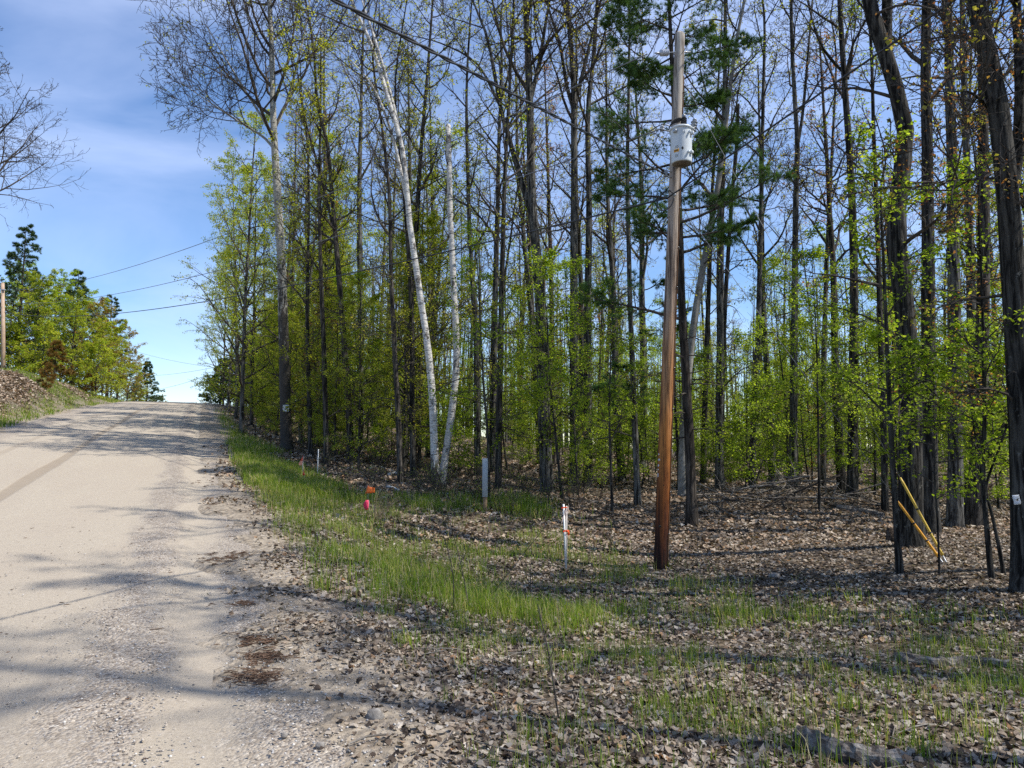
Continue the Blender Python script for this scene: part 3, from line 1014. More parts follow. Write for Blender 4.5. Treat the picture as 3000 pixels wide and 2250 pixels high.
hero('hardwood_tree', 'narrow brown trunk standing near the white wooden stake by the verge', 'tree',
     [(958, 1360), (955, 1250), (948, 1000), (940, 800), (935, 560)], 24, 17, 15,
     dict(BARE, bark='bark_brown', n1=13, cs=.4, len=2.6, leaves=[('leaf_yellow', 2800, .072)], low=7), seed=27)
hero('hardwood_tree', 'grey trunk beyond the gap right of the broken birch', 'tree',
     [(1400, 1400), (1398, 1250), (1395, 1000), (1380, 760), (1372, 560)], 24, 20, 17,
     dict(BARE, bark='bark_grey', n1=14, cs=.42, len=3.2, leaves=[('leaf_yellow', 2100, .072)], low=7), seed=28)

# young understorey trees near the camera
SAP = dict(bark='bark_dark', n1=16, n2=6, n3=3, len=1.5, cs=.28, a1=(68, 12), trop=.01, trop2=-.02, flat=.8, rough=.03, sides=8, clump=3, droop=-.35)
hero('sapling', 'slim dark sapling standing just left of the yellow guards', 'sapling',
     [(2636, 1664), (2628, 1560), (2612, 1300), (2600, 1050), (2590, 800), (2580, 560)], 11.2, 19, 7.0,
     dict(SAP, len=1.35, n1=20, leaves=[('leaf_green', 3750, .058)]), seed=40)
hero('sapling', 'thin forked sapling near the right edge, left stem of its pair', 'sapling',
     [(2906, 1696), (2892, 1560), (2880, 1400), (2884, 1200), (2878, 900), (2866, 600)], 10.4, 15, 6.2,
     dict(SAP, len=1.3, n1=20, leaves=[('leaf_green', 3750, .058)]), seed=41,
     stems=[([(2880, 1460), (2868, 1330), (2845, 1200), (2835, 1000)], 8, 0)])
hero('sapling', 'thin sapling stem leaning left near the right edge, right stem of its pair', 'sapling',
     [(2944, 1704), (2930, 1620), (2905, 1500), (2890, 1420)], 10.6, 11, 3.2,
     dict(SAP, len=.7, n1=6, cs=.5, leaves=[('leaf_green', 781, .058)]), seed=42)
hero('sapling', 'needle-thin sapling rising in front of the yellow guards', 'sapling',
     [(2752, 1668), (2746, 1520), (2738, 1400), (2736, 1200), (2730, 1050)], 10.9, 6, 3.4,
     dict(SAP, len=.85, n1=14, leaves=[('leaf_green', 1925, .058)]), seed=43)
hero('sapling', 'leafy young maple behind the brush heap', 'sapling',
     [(2400, 1470), (2398, 1300), (2392, 1000), (2380, 760)], 17.5, 8, 6.5,
     dict(SAP, len=1.7, n1=22, leaves=[('leaf_green', 6300, .058)]), seed=44)
hero('sapling', 'bright leafy sapling at the foot of the arching grey tree', 'sapling',
     [(1648, 1440), (1630, 1300), (1610, 1100), (1600, 900)], 20, 9, 7,
     dict(SAP, len=1.8, n1=22, leaves=[('leaf_green', 5937, .058)]), seed=45)
hero('sapling', 'bent thin sapling right of the arching grey tree', 'sapling',
     [(1795, 1500), (1790, 1380), (1785, 1200), (1790, 1000)], 18, 9, 5.5,
     dict(SAP, len=1.5, n1=20, leaves=[('leaf_green', 4375, .058)]), seed=46)
hero('sapling', 'bare-stemmed sapling beside the tall house number post', 'sapling',
     [(1432, 1480), (1430, 1300), (1415, 1100), (1405, 900)], 18.5, 9, 7,
     dict(SAP, len=1.6, n1=18, leaves=[('leaf_green', 3437, .058)]), seed=47)


# ------------------------------------------------------------------ pines
def tuft(nn, width, seed=3):
    rng = np.random.default_rng(seed)
    V, F = [], []
    for k in range(nn):
        a = k * 2.39996
        c = rng.uniform(.25, .95)
        d = nrm(np.array([math.cos(a) * c, 1.0, math.sin(a) * c]))
        s = nrm(np.cross(d, [0.3, .2, 1])) * width
        V += [d * .05 - s, d * .05 + s, d * rng.uniform(.75, 1.1)]
        F.append([3 * k, 3 * k + 1, 3 * k + 2])
    return np.array(V), np.array(F)


TUFT = tuft(26, .022)
TUFT_FAR = tuft(9, .065)


def pine_parts(root, rng, trunk, rt, spec):
    t = MB()
    t.tubes(trunk, rt, 10, 0, .05, rng)
    t.build('trunk', M['bark_pine'], root)
    P0, R0 = spline(trunk, 20)[None], np.interp(np.linspace(0, 1, 20), np.linspace(0, 1, len(rt)), rt)[None]
    L0 = np.array([trunk[-1, 2]])
    cs, ll = spec['cs'], spec['len']
    prof = lambda q: ll * np.clip((1.02 - q) / (1 - cs), .08, 1) ** spec.get('pw', .75)
    b, f = MB(), MB()
    P1, R1, L1 = sprout(rng, P0, R0, L0, spec['n1'], cs, .99, (82, 8), prof, 7, .07, .035, .5, .012, keep=spec.get('keep'))
    b.tubes(P1, R1, 5)
    if spec.get('dead'):
        PD, RD, LD = sprout(rng, P0, R0, L0, spec['dead'], .12, cs, (88, 8), lambda q: 1.1 + 0 * q, 7, .12, -.01, .25, .009)
        b.tubes(PD, RD, 4)
        PE, RE, LE = sprout(rng, PD, RD, LD, 3, .3, 1, (50, 10), .5, 4, .15, 0, .6, .006)
        b.tubes(PE, RE, 3)
    P2, R2, L2 = sprout(rng, P1, R1, L1, spec.get('n2', 7), spec.get('t2', .3), 1.0, (48, 10), .42, 5, .1, .03, .6, .007, flat=.85)
    b.tubes(P2, R2, 3)
    P3, R3, L3 = sprout(rng, P2, R2, L2, spec.get('n3', 3), .3, 1.0, (42, 10), .5, 4, .1, .04, .6, .006, flat=.7)
    b.tubes(P3, R3, 3)
    TV, TF = spec.get('tuft', TUFT)
    for P, k in ((P2, spec.get('k2', 4)), (P3, spec.get('k3', 3))):
        for j in range(k):
            q = 1 - .22 * j
            fi = q * (P.shape[1] - 1)
            i = min(int(fi), P.shape[1] - 2)
            w = fi - i
            pos = P[:, i] * (1 - w) + P[:, i + 1] * w + rng.normal(0, .015, (len(P), 3))
            ax = nrm(P[:, i + 1] - P[:, i]) + rng.normal(0, .25, pos.shape) + np.array([0, 0, .15])
            put(f, TV, TF, pos, ax, rng.normal(0, 1, pos.shape), spec['needle'] * rng.uniform(.7, 1.2, len(pos)))
    o = b.build('branches', M['twig'], root)
    o['kind'] = 'stuff'
    o = f.build('foliage', M[spec.get('mat', 'needle')], root)
    o['kind'] = 'stuff'


def pine_at(name, label, px, py, Yb, H, r0, spec, seed, pts=None, group=None):
    rng = np.random.default_rng(seed)
    base = at(px, py, Yb)
    base[2] = gz(base[0], base[1])
    root = thing(name, base, label, 'tree', group)
    if pts:
        Wp = np.array([[0, 0, -.12]] + [list(at(*q, Yb) - base) for q in pts])
        if Wp[-1, 2] < H:
            Wp = np.vstack([Wp, [Wp[-1, 0] * 1.15, Wp[-1, 1], H]])
        tr = spline(Wp, 22)
    else:
        z = np.linspace(-.12, H, 14)
        tr = np.stack([np.cumsum(rng.normal(0, .02, 14)), np.cumsum(rng.normal(0, .02, 14)), z], -1)
    pine_parts(root, rng, tr, radii(tr, r0, H, .08), spec)
    return root


def keep_wp(pos, D):
    # the tall white pine behind the pole: tiers of limbs with open trunk between
    z = pos[:, 2]
    return (z > 9.4) | ((z > 6.0) & (z < 9.1)) | ((z > 4.6) & (z < 5.1) & (D[:, 0] < .3))


pine_at('white_pine', 'tall white pine with soft green needles behind the utility pole', 2027, 1537, 16.8, 17, .118,
        dict(cs=.27, len=2.5, n1=60, n2=14, n3=5, t2=.30, dead=16, needle=.13, k2=4, k3=4, pw=.5, keep=keep_wp), 71,
        pts=[(2020, 1300), (1998, 900), (1990, 640), (1975, 300), (1960, 0)])
pine_at('young_pine', 'small pine with green plumes low beside the beech behind the pole', 1990, 1455, 23, 7.5, .05,
        dict(cs=.62, len=.9, n1=14, n2=5, needle=.14, dead=5), 72)
pine_at('young_pine', 'young pine reaching one plumed branch left of the utility pole', 1862, 1478, 19.6, 3.6, .035,
        dict(cs=.60, len=2.0, n1=7, n2=8, needle=.14, k2=4, k3=3, keep=lambda p, D: D[:, 0] < .2), 73)
pine_at('pine_tree', 'tallest dark pine on the left bank above the far pole', 48, 1108, 62, 14.6, .2,
        dict(cs=.18, len=3.2, n1=75, n2=8, needle=.25, tuft=TUFT_FAR, mat='needle_blue', k2=3, k3=2, pw=.7), 74)
pine_at('pine_tree', 'dark pine rising out of the leafy trees left of the road', 212, 1130, 68, 12.2, .18,
        dict(cs=.2, len=2.6, n1=60, n2=7, needle=.25, tuft=TUFT_FAR, mat='needle_blue', k2=3, k3=2), 75)
pine_at('pine_tree', 'third dark pine in the row left of the road', 312, 1146, 76, 11.5, .17,
        dict(cs=.12, len=2.6, n1=55, n2=7, needle=.25, tuft=TUFT_FAR, mat='needle_blue', k2=3, k3=2), 76)
pine_at('pine_tree', 'blue-green pine standing alone near the road crest', 430, 1162, 88, 6.3, .12,
        dict(cs=.04, len=2.4, n1=60, n2=7, needle=.25, tuft=TUFT_FAR, mat='needle_blue', k2=3, k3=2, pw=.9), 77)
pine_at('pine_tree', 'low dark pine at the crest where the right-hand tree wall ends', 645, 1172, 72, 4.6, .11,
        dict(cs=.04, len=2.2, n1=55, n2=7, needle=.25, tuft=TUFT_FAR, mat='needle_blue', k2=3, k3=2), 78)
pine_at('pine_tree', 'smaller dark pine next to the crest pine on the right', 672, 1180, 66, 4.2, .1,
        dict(cs=.04, len=2.0, n1=45, n2=7, needle=.25, tuft=TUFT_FAR, mat='needle', k2=3, k3=2), 79)
pine_at('young_pine', 'small yellowing pine on top of the left bank', 160, 1122, 54, 3.1, .05,
        dict(cs=.08, len=1.1, n1=26, n2=5, needle=.26, tuft=TUFT_FAR, mat='needle_sick', k2=3, k3=2), 80)
pine_at('young_pine', 'tiny rust-brown pine seedling halfway down the left bank', 130, 1195, 44, 1.5, .03,
        dict(cs=.1, len=.55, n1=14, n2=4, needle=.2, tuft=TUFT_FAR, mat='needle_sick', k2=2, k3=2), 81)
pine_at('young_pine', 'little brown-tipped pine near the crest of the left bank', 262, 1132, 58, 1.6, .03,
        dict(cs=.1, len=.6, n1=14, n2=4, needle=.22, tuft=TUFT_FAR, mat='needle_sick', k2=2, k3=2), 82)


# ------------------------------------------------------------------ repeated forest trees: a few kinds, copied one by one
def proto(name, label, cat, group, H, r0, spec, seed, bend=.25):
    rng = np.random.default_rng(seed)
    root = thing(name, (0, 0, 0), label, cat, group)
    z = np.linspace(-.12, H, 18)
    w = np.cumsum(np.cumsum(rng.normal(0, 1, (18, 2)), 0), 0)
    w = w / max(np.abs(w).max(), 1e-6) * bend * rng.uniform(.5, 1.4)
    tr = np.stack([w[:, 0] - w[0, 0], w[:, 1] - w[0, 1], z], -1)
    tr = np.vstack([tr[0], tr[0] + (tr[1] - tr[0]) * .25, tr[0] + (tr[1] - tr[0]) * .55, tr[1:]])
    tree_parts(root, rng, tr, radii(tr, r0, H), [], spec)
    return root


FAR = dict(n1=17, n2=7, n3=5, n4=2, r4min=.006, len=3.0, cs=.45, a1=(48, 11), trop=.09, low=8, r2min=.009, r3min=.007, sides=8)
G1, G2, G3 = 'tall thin-crowned trees in the depth of the forest', 'leafy young understorey trees in the forest', 'dense leafy trees lining the right edge of the road'
TALL = [
    proto('forest_tree', 'slender grey trunk with olive buds, deep among the forest trees', 'tree', G1, 20, .13, dict(FAR, bark='bark_grey', leaves=[('leaf_olive', 1755, .068)]), 201, .5),
    proto('forest_tree', 'dark slender trunk with yellow-green leaf tips, deep among the forest trees', 'tree', G1, 19, .12, dict(FAR, bark='bark_dark', leaves=[('leaf_yellow', 2535, .068)]), 202, .4),
    proto('forest_tree', 'brown forest trunk with rust-coloured spring buds high up', 'tree', G1, 18, .14, dict(FAR, bark='bark_brown', leaves=[('leaf_rust', 1950, .068)]), 203, .6),
    proto('forest_tree', 'pale grey straight forest trunk with a nearly bare crown', 'tree', G1, 21, .15, dict(FAR, bark='bark_grey', twig='twig_pale', cs=.52, leaves=[('leaf_yellow', 975, .068)]), 204, .35),
    proto('forest_tree', 'thin pole-like forest stem with a small leafy top', 'tree', G1, 15, .08, dict(FAR, bark='bark_dark', len=2.0, n1=13, leaves=[('leaf_yellow', 2925, .068)]), 205, .5),
    proto('forest_tree', 'thin crooked forest stem with scattered green leaves', 'tree', G1, 13, .075, dict(FAR, bark='bark_brown', len=2.2, n1=14, cs=.3, leaves=[('leaf_green', 3315, .068)]), 206, .8),
    proto('forest_tree', 'grey forest trunk with a wide twiggy crown of olive buds', 'tree', G1, 19, .16, dict(FAR, bark='bark_grey', len=4.0, n1=17, cs=.42, leaves=[('leaf_olive', 3120, .068)]), 207, .5),
]
UNDER = [
    proto('understorey_tree', 'slim understorey tree with flat tiers of fresh green leaves', 'tree', G2, 6.5, .038, dict(SAP, n1=24, n2=6, n3=3, len=2.1, cs=.16, leaves=[('leaf_green', 6300, .056)]), 221, .4),
    proto('understorey_tree', 'wispy understorey sapling with light green leaves', 'tree', G2, 4.8, .028, dict(SAP, n1=20, n2=6, n3=3, len=1.7, cs=.12, leaves=[('leaf_green', 4800, .056)]), 222, .4),
    proto('understorey_tree', 'tall understorey tree with yellow-green leaves', 'tree', G2, 8.2, .045, dict(SAP, n1=26, n2=6, n3=3, len=2.3, cs=.2, bark='bark_brown', leaves=[('leaf_yellow', 6300, .056)]), 223, .5),
    proto('understorey_tree', 'low spreading bush with fresh leaves on the forest floor', 'bush', G2, 2.6, .018, dict(SAP, n1=22, n2=6, n3=3, len=1.2, cs=.04, leaves=[('leaf_green', 3600, .056)]), 224, .3),
    proto('understorey_tree', 'half-bare understorey sapling with a few green leaves', 'tree', G2, 6.5, .035, dict(SAP, n1=20, n2=6, n3=3, len=1.9, cs=.15, bark='bark_grey', leaves=[('leaf_green', 1800, .056)]), 225, .5),
]
EDGE = [
    proto('roadside_tree', 'bushy roadside tree with small yellow-green leaves to the ground', 'tree', G3, 10, .075, dict(SAP, n1=34, n2=7, n3=4, len=2.9, cs=.06, a1=(60, 12), trop=.05, bark='bark_brown', leaves=[('leaf_yellow', 10400, .062), ('leaf_green', 5600, .062)]), 231, .4),
    proto('roadside_tree', 'fresh green roadside tree with a loose rounded crown', 'tree', G3, 12, .09, dict(SAP, n1=34, n2=7, n3=4, len=3.2, cs=.14, a1=(56, 12), trop=.07, bark='bark_grey', leaves=[('leaf_yellow', 7360, .062), ('leaf_green', 5120, .062)]), 232, .5),
    proto('roadside_tree', 'olive roadside tree, half leafed with reddish buds', 'tree', G3, 9, .08, dict(SAP, n1=32, n2=7, n3=5, len=3.0, cs=.06, a1=(62, 12), trop=.05, bark='bark_brown', leaves=[('leaf_olive', 8400, .062), ('leaf_rust', 3328, .062)]), 233, .5),
    proto('roadside_tree', 'low roadside bush thick with young leaves', 'bush', G3, 4.2, .03, dict(SAP, n1=30, n2=7, n3=4, len=1.9, cs=.03, leaves=[('leaf_yellow', 6240, .062), ('leaf_green', 3328, .062)]), 234, .3),
]
LEFT = [
    proto('bank_tree', 'leafy tree', 'tree', G3, 10, .08, dict(SAP, n1=36, n2=7, n3=4, len=3.2, cs=.05, a1=(60, 12), trop=.05, bark='bark_brown', leaves=[('leaf_yellow', 8680, .10), ('leaf_green', 4650, .10)]), 241, .4),
    proto('bank_tree', 'leafy tree', 'tree', G3, 12, .09, dict(SAP, n1=36, n2=7, n3=4, len=3.3, cs=.1, a1=(56, 12), trop=.07, bark='bark_grey', leaves=[('leaf_green', 10850, .10)]), 242, .5),
    proto('bank_tree', 'leafy tree', 'tree', G3, 9, .08, dict(SAP, n1=34, n2=7, n3=5, len=3.2, cs=.05, a1=(62, 12), trop=.05, bark='bark_brown', r3min=.012, leaves=[('leaf_olive', 6510, .10), ('leaf_rust', 3410, .10)]), 243, .5),
    proto('bank_tree', 'leafy bush', 'bush', G3, 4.2, .03, dict(SAP, n1=30, n2=7, n3=4, len=1.9, cs=.03, leaves=[('leaf_yellow', 3410, .10), ('leaf_green', 1860, .10)]), 244, .3),
]
USED = set()


def plant(root, loc, rz, sc, label=None, group=None, tilt=(0, 0)):
    if root.name in USED:
        return copy_tree(root, loc, rz, sc, label, group, tilt)
    USED.add(root.name)
    root.location, root.rotation_euler, root.scale = loc, (tilt[0], tilt[1], rz), (sc[0], sc[0], sc[1])
    if label:
        root['label'] = label
    if group:
        root['group'] = group
    return root


rng = np.random.default_rng(77)
taken = [(o.location.x, o.location.y) for o in bpy.data.objects if o.type == 'EMPTY' and o.parent is None and o.name.split('.')[0] not in ('forest_tree', 'understorey_tree', 'roadside_tree')]


def free(x, y, d):
    return all((x - a) ** 2 + (y - b) ** 2 > d * d for a, b in taken)


def px_of(x, y):
    return CXP + FPX * x / y


n = 0
while n < 135:
    y = 19 + 62 * rng.random() ** 1.15
    x = y * rng.uniform(-.40, .95)
    u, v = uv(x, y)
    if v < 4.2 or not free(x, y, 1.25 if y < 35 else 1.0):
        continue
    if y < 24 and 900 < px_of(x, y) < 2450 and rng.random() < .6:
        continue
    k = rng.integers(0, 7)
    s = rng.uniform(.78, 1.1)
    plant(TALL[k], (x, y, gz(x, y)), rng.random() * 6.28, (s * rng.uniform(.85, 1.25), s), tilt=rng.normal(0, .03, 2))
    taken.append((x, y))
    n += 1
n = 0
while n < 290:
    y = 16.5 + 62 * rng.random() ** 1.1
    x = y * rng.uniform(-.42, .92)
    u, v = uv(x, y)
    if v < 4.6 or not free(x, y, .7):
        continue
    if (y < 20 and 1500 < px_of(x, y) < 2560) or (y < 23 and (1140 < px_of(x, y) < 1470 or 1840 < px_of(x, y) < 2110)):
        continue
    k = rng.choice([0, 0, 1, 1, 2, 3, 3, 4])
    s = rng.uniform(.7, 1.15)
    plant(UNDER[k], (x, y, gz(x, y)), rng.random() * 6.28, (s, s * rng.uniform(.9, 1.2)), tilt=rng.normal(0, .05, 2))
    taken.append((x, y))
    n += 1
# the leafy wall along the right side of the road
for u0 in np.arange(24, 74, 1.55):
    for row in (0, 1):
        u = u0 + rng.uniform(-.8, .8)
        v = (3.3 + .5 * rng.random() if row == 0 else 5.2 + 2.0 * rng.random())
        if u < 31:
            v += 1.2
        x, y = xy(u, v)
        if not free(x, y, .6):
            continue
        k = rng.choice([0, 2, 3, 3, 0] if row == 0 else [0, 1, 1, 2, 1])
        s = rng.uniform(.75, 1.1) * (.62 if row == 0 else 1.0)
        plant(EDGE[k], (x, y, gz(x, y)), rng.random() * 6.28, (s, s))
        taken.append((x, y))
for (px, Yb, k, s) in [(705, 31, 1, 1.05), (735, 37, 0, 1.2), (690, 42, 1, 1.1), (880, 31, 1, 1.0), (665, 50, 1, 1.05), (960, 33, 0, 1.15), (650, 58, 0, 1.1)]:
    b = at(px, 1310, Yb)
    plant(EDGE[k], (b[0], b[1], gz(b[0], b[1])), rng.random() * 6.28, (s, s * 1.15))
    taken.append((b[0], b[1]))

# the wooded left side of the road
LB = 'leafy trees on the left bank'
for (px, py, Yb, k, s, lab) in [
        (20, 1112, 66, 1, .95, 'green leafy tree behind the far pole on the left bank'),
        (95, 1116, 60, 0, .92, 'yellow-green bushy tree behind the yellowing young pine'),
        (150, 1118, 64, 1, .86, 'light green crown just right of the tallest left pine'),
        (205, 1126, 60, 0, .74, 'bushy yellow-green tree in the middle of the left bank'),
        (255, 1134, 66, 2, .92, 'olive and rust tree below the second left pine'),
        (300, 1140, 62, 0, .62, 'low bushy green tree at the right end of the left bank'),
        (345, 1152, 72, 2, .80, 'rust-tinged tree below the third left pine'),
        (375, 1158, 78, 2, .62, 'small brownish tree between the left pines and the crest'),
        (395, 1160, 84, 0, .50, 'small green bush left of the lone crest pine'),
        (120, 1112, 72, 2, 1.15, 'olive twiggy tree far back on the left bank'),
        (60, 1112, 72, 0, 1.1, 'tall yellow-green tree behind the tallest left pine'),
        (175, 1118, 70, 0, 1.05, 'yellow-green crown between the first two left pines'), (270, 1132, 74, 0, .95, 'green tree between the second and third left pines'),
        (325, 1146, 70, 0, .72, 'rounded green tree at the foot of the third left pine'), (230, 1122, 78, 1, .95, 'pale green tree far behind the second left pine'),
        (120, 1114, 57, 3, 1.1, 'leafy bush at the far edge of the left bank'), (280, 1136, 58, 3, 1.0, 'leafy bush low at the right end of the left bank'), (30, 1110, 60, 3, 1.2, 'leafy bush beside the far pole')]:
    b = at(px, py, Yb)
    plant(LEFT[k], (b[0], b[1], gz(b[0], b[1])), rng.random() * 6.28, (s * 1.3, s * 1.08), lab, LB)
for (px, Yb, k, s) in [(470, 112, 2, .5), (500, 125, 2, .5), (520, 140, 0, .45), (545, 150, 2, .4), (575, 118, 2, .42), (600, 105, 2, .45), (445, 104, 3, .8), (560, 132, 0, .4), (400, 96, 3, 1.0), (355, 90, 3, 1.0)]:
    b = at(px, 1170, Yb)
    plant(LEFT[k], (b[0], b[1], gz(b[0], b[1])), rng.random() * 6.28, (s, s), 'small hazy tree beyond the crest of the road', 'trees beyond the crest')
for (x, y, k, s, lab) in [(-50, 64, 1, 1.0, 'tree in the left wood at the picture edge'), (-46, 54, 0, .9, 'bush in the left wood outside the picture'), (-56, 74, 1, 1.1, 'far leafy tree in the left wood outside the picture')]:
    plant(LEFT[k], (x, y, gz(x, y)), rng.random() * 6.28, (s, s), lab, LB)

# the bare tree whose limbs reach in from the left edge
rg = np.random.default_rng(301)
bx = at(-190, 1300, 30)
root = thing('bare_tree', (bx[0], bx[1], gz(bx[0], bx[1])), 'leafless tree reaching in from the left picture edge', 'tree')
tr = spline(np.array([[0, 0, -.12], [.1, 0, 4], [-.1, .1, 8], [.2, 0, 12], [0, 0, 15.5]]), 20)
tree_parts(root, rg, tr, radii(tr, .2, 15.5), [], dict(BARE, bark='bark_brown', n1=24, n2=9, n3=7, n4=3, len=6.6, f2=.55, cs=.42, a1=(60, 10), trop=.1, low=0, r2min=.012, r3min=.010, r4min=.009))

# trees out of the picture to the right and behind the camera, whose shade falls on the verge and road
for (x, y, k, s, lab) in [(8.2, 5.0, 6, 1.0, 'grey forest tree standing beyond the right picture edge'), (10.6, 2.2, 3, 1.0, 'pale tree standing right of the camera'),
                          (9.4, -1.6, 0, .95, 'slender tree right of and behind the camera'), (13.2, 6.4, 2, 1.0, 'brown tree beyond the right picture edge'),
                          (14.5, -.5, 6, 1.05, 'wide-crowned tree far right of the camera'), (12.4, 9.6, 1, 1.0, 'dark slender tree beyond the right picture edge'),
                          (7.4, 7.9, 4, 1.0, 'thin stem beyond the right picture edge'), (16.8, 3.6, 3, 1.0, 'straight pale tree far beyond the right picture edge'),
                          (11.5, -5.2, 6, 1.0, 'wide-crowned tree behind the camera')]:
    plant(TALL[k], (x, y, gz(x, y)), rng.random() * 6.28, (s * 1.1, s), lab, 'trees outside the picture on the right')

# low leafless shrubs along the foot of the trees
SHRUB = []
for sd_ in (261, 262, 263):
    r3 = np.random.default_rng(sd_)
    sroot = thing('bare_shrub', (0, 0, 0), 'low leafless twiggy shrub at the foot of the trees', 'shrub', 'bare shrubs along the forest edge')
    P, R = [], []
    for k in range(9):
        a = r3.random() * 6.28
        D_ = nrm(np.array([math.cos(a) * .45, math.sin(a) * .45, 1]))
        S_ = np.array([[math.cos(a) * .06, math.sin(a) * .06, -.05]]) + D_ * np.linspace(0, r3.uniform(.5, 1.3), 8)[:, None] + np.cumsum(r3.normal(0, .025, (8, 3)), 0) * [1, 1, .3]
        P.append(S_)
        R.append(np.linspace(.009, .004, 8))
    P, R = np.array(P), np.array(R)
    q = MB()
    q.tubes(P, R, 4)
    q.build('stems', M['twig'], sroot)['kind'] = 'stuff'
    q = MB()
    P2, R2, L2 = sprout(r3, P, R, np.full(9, 1.0), 7, .25, 1, (45, 12), .45, 5, .15, .04, .7, .004)
    q.tubes(P2, R2, 3)
    P3, R3, L3 = sprout(r3, P2, R2, L2, 4, .2, 1, (45, 12), .5, 4, .15, .04, .7, .0035)
    q.tubes(P3, R3, 3)
    q.build('branches', M['twig'], sroot)['kind'] = 'stuff'
    q = MB()
    leaves_on(q, r3, P3, 90, .04)
    q.build('foliage', M['leaf_green'], sroot)['kind'] = 'stuff'
    SHRUB.append(sroot)
n = 0
while n < 50:
    y = 15.5 + 14 * rng.random()
    x = y * rng.uniform(-.34, .6)
    u, v = uv(x, y)
    lo = np.interp(u, [10, 15, 20, 27, 36], [6.4, 5.6, 4.3, 3.3, 2.6])
    if v < lo or v > lo + 6 or (y < 18.5 and x > 2.0):
        continue
    s = rng.uniform(.4, .9)
    plant(SHRUB[rng.integers(0, 3)], (x, y, gz(x, y)), rng.random() * 6.28, (s, s * rng.uniform(.7, 1.1)))
    n += 1

# every repeated tree that can be picked out is told apart by the landmark it stands next to
LM = [(841, 'the tall aspen'), (1285, 'the birches'), (1600, 'the arching grey tree'), (1703, 'the close trunk pair'), (1945, 'the utility pole'), (2115, 'the broken dead trunk'),
      (2326, 'the stubbed trunk'), (2496, 'the dark trunk by the brush heap'), (2665, 'the big curving trunk'), (2830, 'the two thick right-hand trunks'), (2990, 'the trunk at the right edge')]
ORD = 'nearest second third fourth fifth sixth seventh eighth ninth tenth eleventh twelfth'.split()
SHORT = {'slender grey trunk with olive': 'slender grey olive-budded trunk', 'dark slender trunk': 'dark slender yellow-tipped trunk', 'brown forest trunk': 'brown rust-budded trunk', 'pale grey straight': 'pale straight trunk',
         'thin pole-like': 'thin pole-like stem', 'thin crooked': 'thin crooked stem', 'grey forest trunk with a wide': 'grey wide-crowned trunk',
         'slim understorey': 'slim tiered green sapling', 'wispy understorey': 'wispy light green sapling', 'tall understorey': 'tall yellow-green sapling', 'low spreading bush': 'low green bush', 'half-bare': 'half-bare sapling'}
buckets = {}
for o in list(bpy.data.objects):
    st = o.name.split('.')[0]
    if o.type != 'EMPTY' or st not in ('forest_tree', 'understorey_tree') or o.get('group') not in (G1, G2):
        continue
    x, y = o.location.x, o.location.y
    px = px_of(x, y)
    if not (560 < px < 3000) or y > (52 if st == 'forest_tree' else 44):
        continue
    sh = [v for k, v in SHORT.items() if o['label'].startswith(k)][0]
    lm = min(LM, key=lambda q: abs(q[0] - px))
    buckets.setdefault((sh, lm[1], 'left' if px < lm[0] else 'right'), []).append((abs(px - lm[0]), o))
for (sh, lm, side), lst in buckets.items():
    for k, (_, o) in enumerate(sorted(lst, key=lambda q: q[0])[:12]):
        o['label'] = '%s %s %s of %s' % (ORD[k], sh, side, lm)
RS = {'bushy roadside': 'bushy yellow-green roadside tree', 'fresh green roadside': 'loose-crowned green roadside tree', 'olive roadside': 'olive half-leafed roadside tree', 'low roadside': 'low leafy roadside bush'}
buckets = {}
for o in list(bpy.data.objects):
    if o.type == 'EMPTY' and o.name.split('.')[0] == 'roadside_tree':
        sh = [v for k, v in RS.items() if o['label'].startswith(k)][0]
        buckets.setdefault(sh, []).append((uv(o.location.x, o.location.y)[0], o))
for sh, lst in buckets.items():
    for k, (_, o) in enumerate(sorted(lst, key=lambda q: q[0])[:12]):
        o['label'] = '%s %s along the road from the tall aspen to the crest' % (ORD[k], sh)

# the far depth of the wood, one mass of thin stems and fresh leaves
r4 = np.random.default_rng(400)
q = MB()
N = 1100
y = r4.uniform(52, 104, N)
x = y * r4.uniform(-.30, .92, N)
u_, v_ = uv(x, y)
ok = v_ > 6
x, y = x[ok], y[ok]
N = len(x)
z = zbase(x, y)
Hs = r4.uniform(6, 17, N)
S_ = np.stack([np.stack([x + r4.normal(0, .25, N) * t, y + 0 * x, z - .1 + Hs * t], -1) for t in (0, .35, .7, 1.0)], 1)
rr_ = r4.uniform(.04, .11, N)
q.tubes(S_, rr_[:, None] * np.array([1, .8, .5, .15]), 4)
PB, RB, LB_ = sprout(r4, S_, rr_[:, None] * np.array([1, .8, .5, .15]), Hs, 7, .25, 1, (55, 12), lambda t: 2.2 - 1.2 * t, 4, .15, .04, .4, .014)
q.tubes(PB, RB, 3)
fw = thing('far_woodland', (0, 0, 0), 'hazy mass of thin stems and young leaves deep in the forest', 'woodland')
fw['kind'] = 'stuff'
q.build('stems', M['bark_grey'], fw)['kind'] = 'stuff'
q = MB()
P_ = PB[PB[:, -1, 2] < 9.0]
leaves_on(q, r4, P_, 60000, .13, .28, -.2)
q.build('foliage', M['leaf_green'], fw)['kind'] = 'stuff'
q = MB()
leaves_on(q, r4, PB, 22000, .12, .28, -.2)
q.build('foliage', M['leaf_yellow'], fw)['kind'] = 'stuff'


# ------------------------------------------------------------------ utility pole, transformer, wires, guys
def rot_to(axis, ref=(0, 0, 1)):
    """3x3 that turns ref into axis"""
    return np.array(Vector(ref).rotation_difference(Vector(axis)).to_matrix())


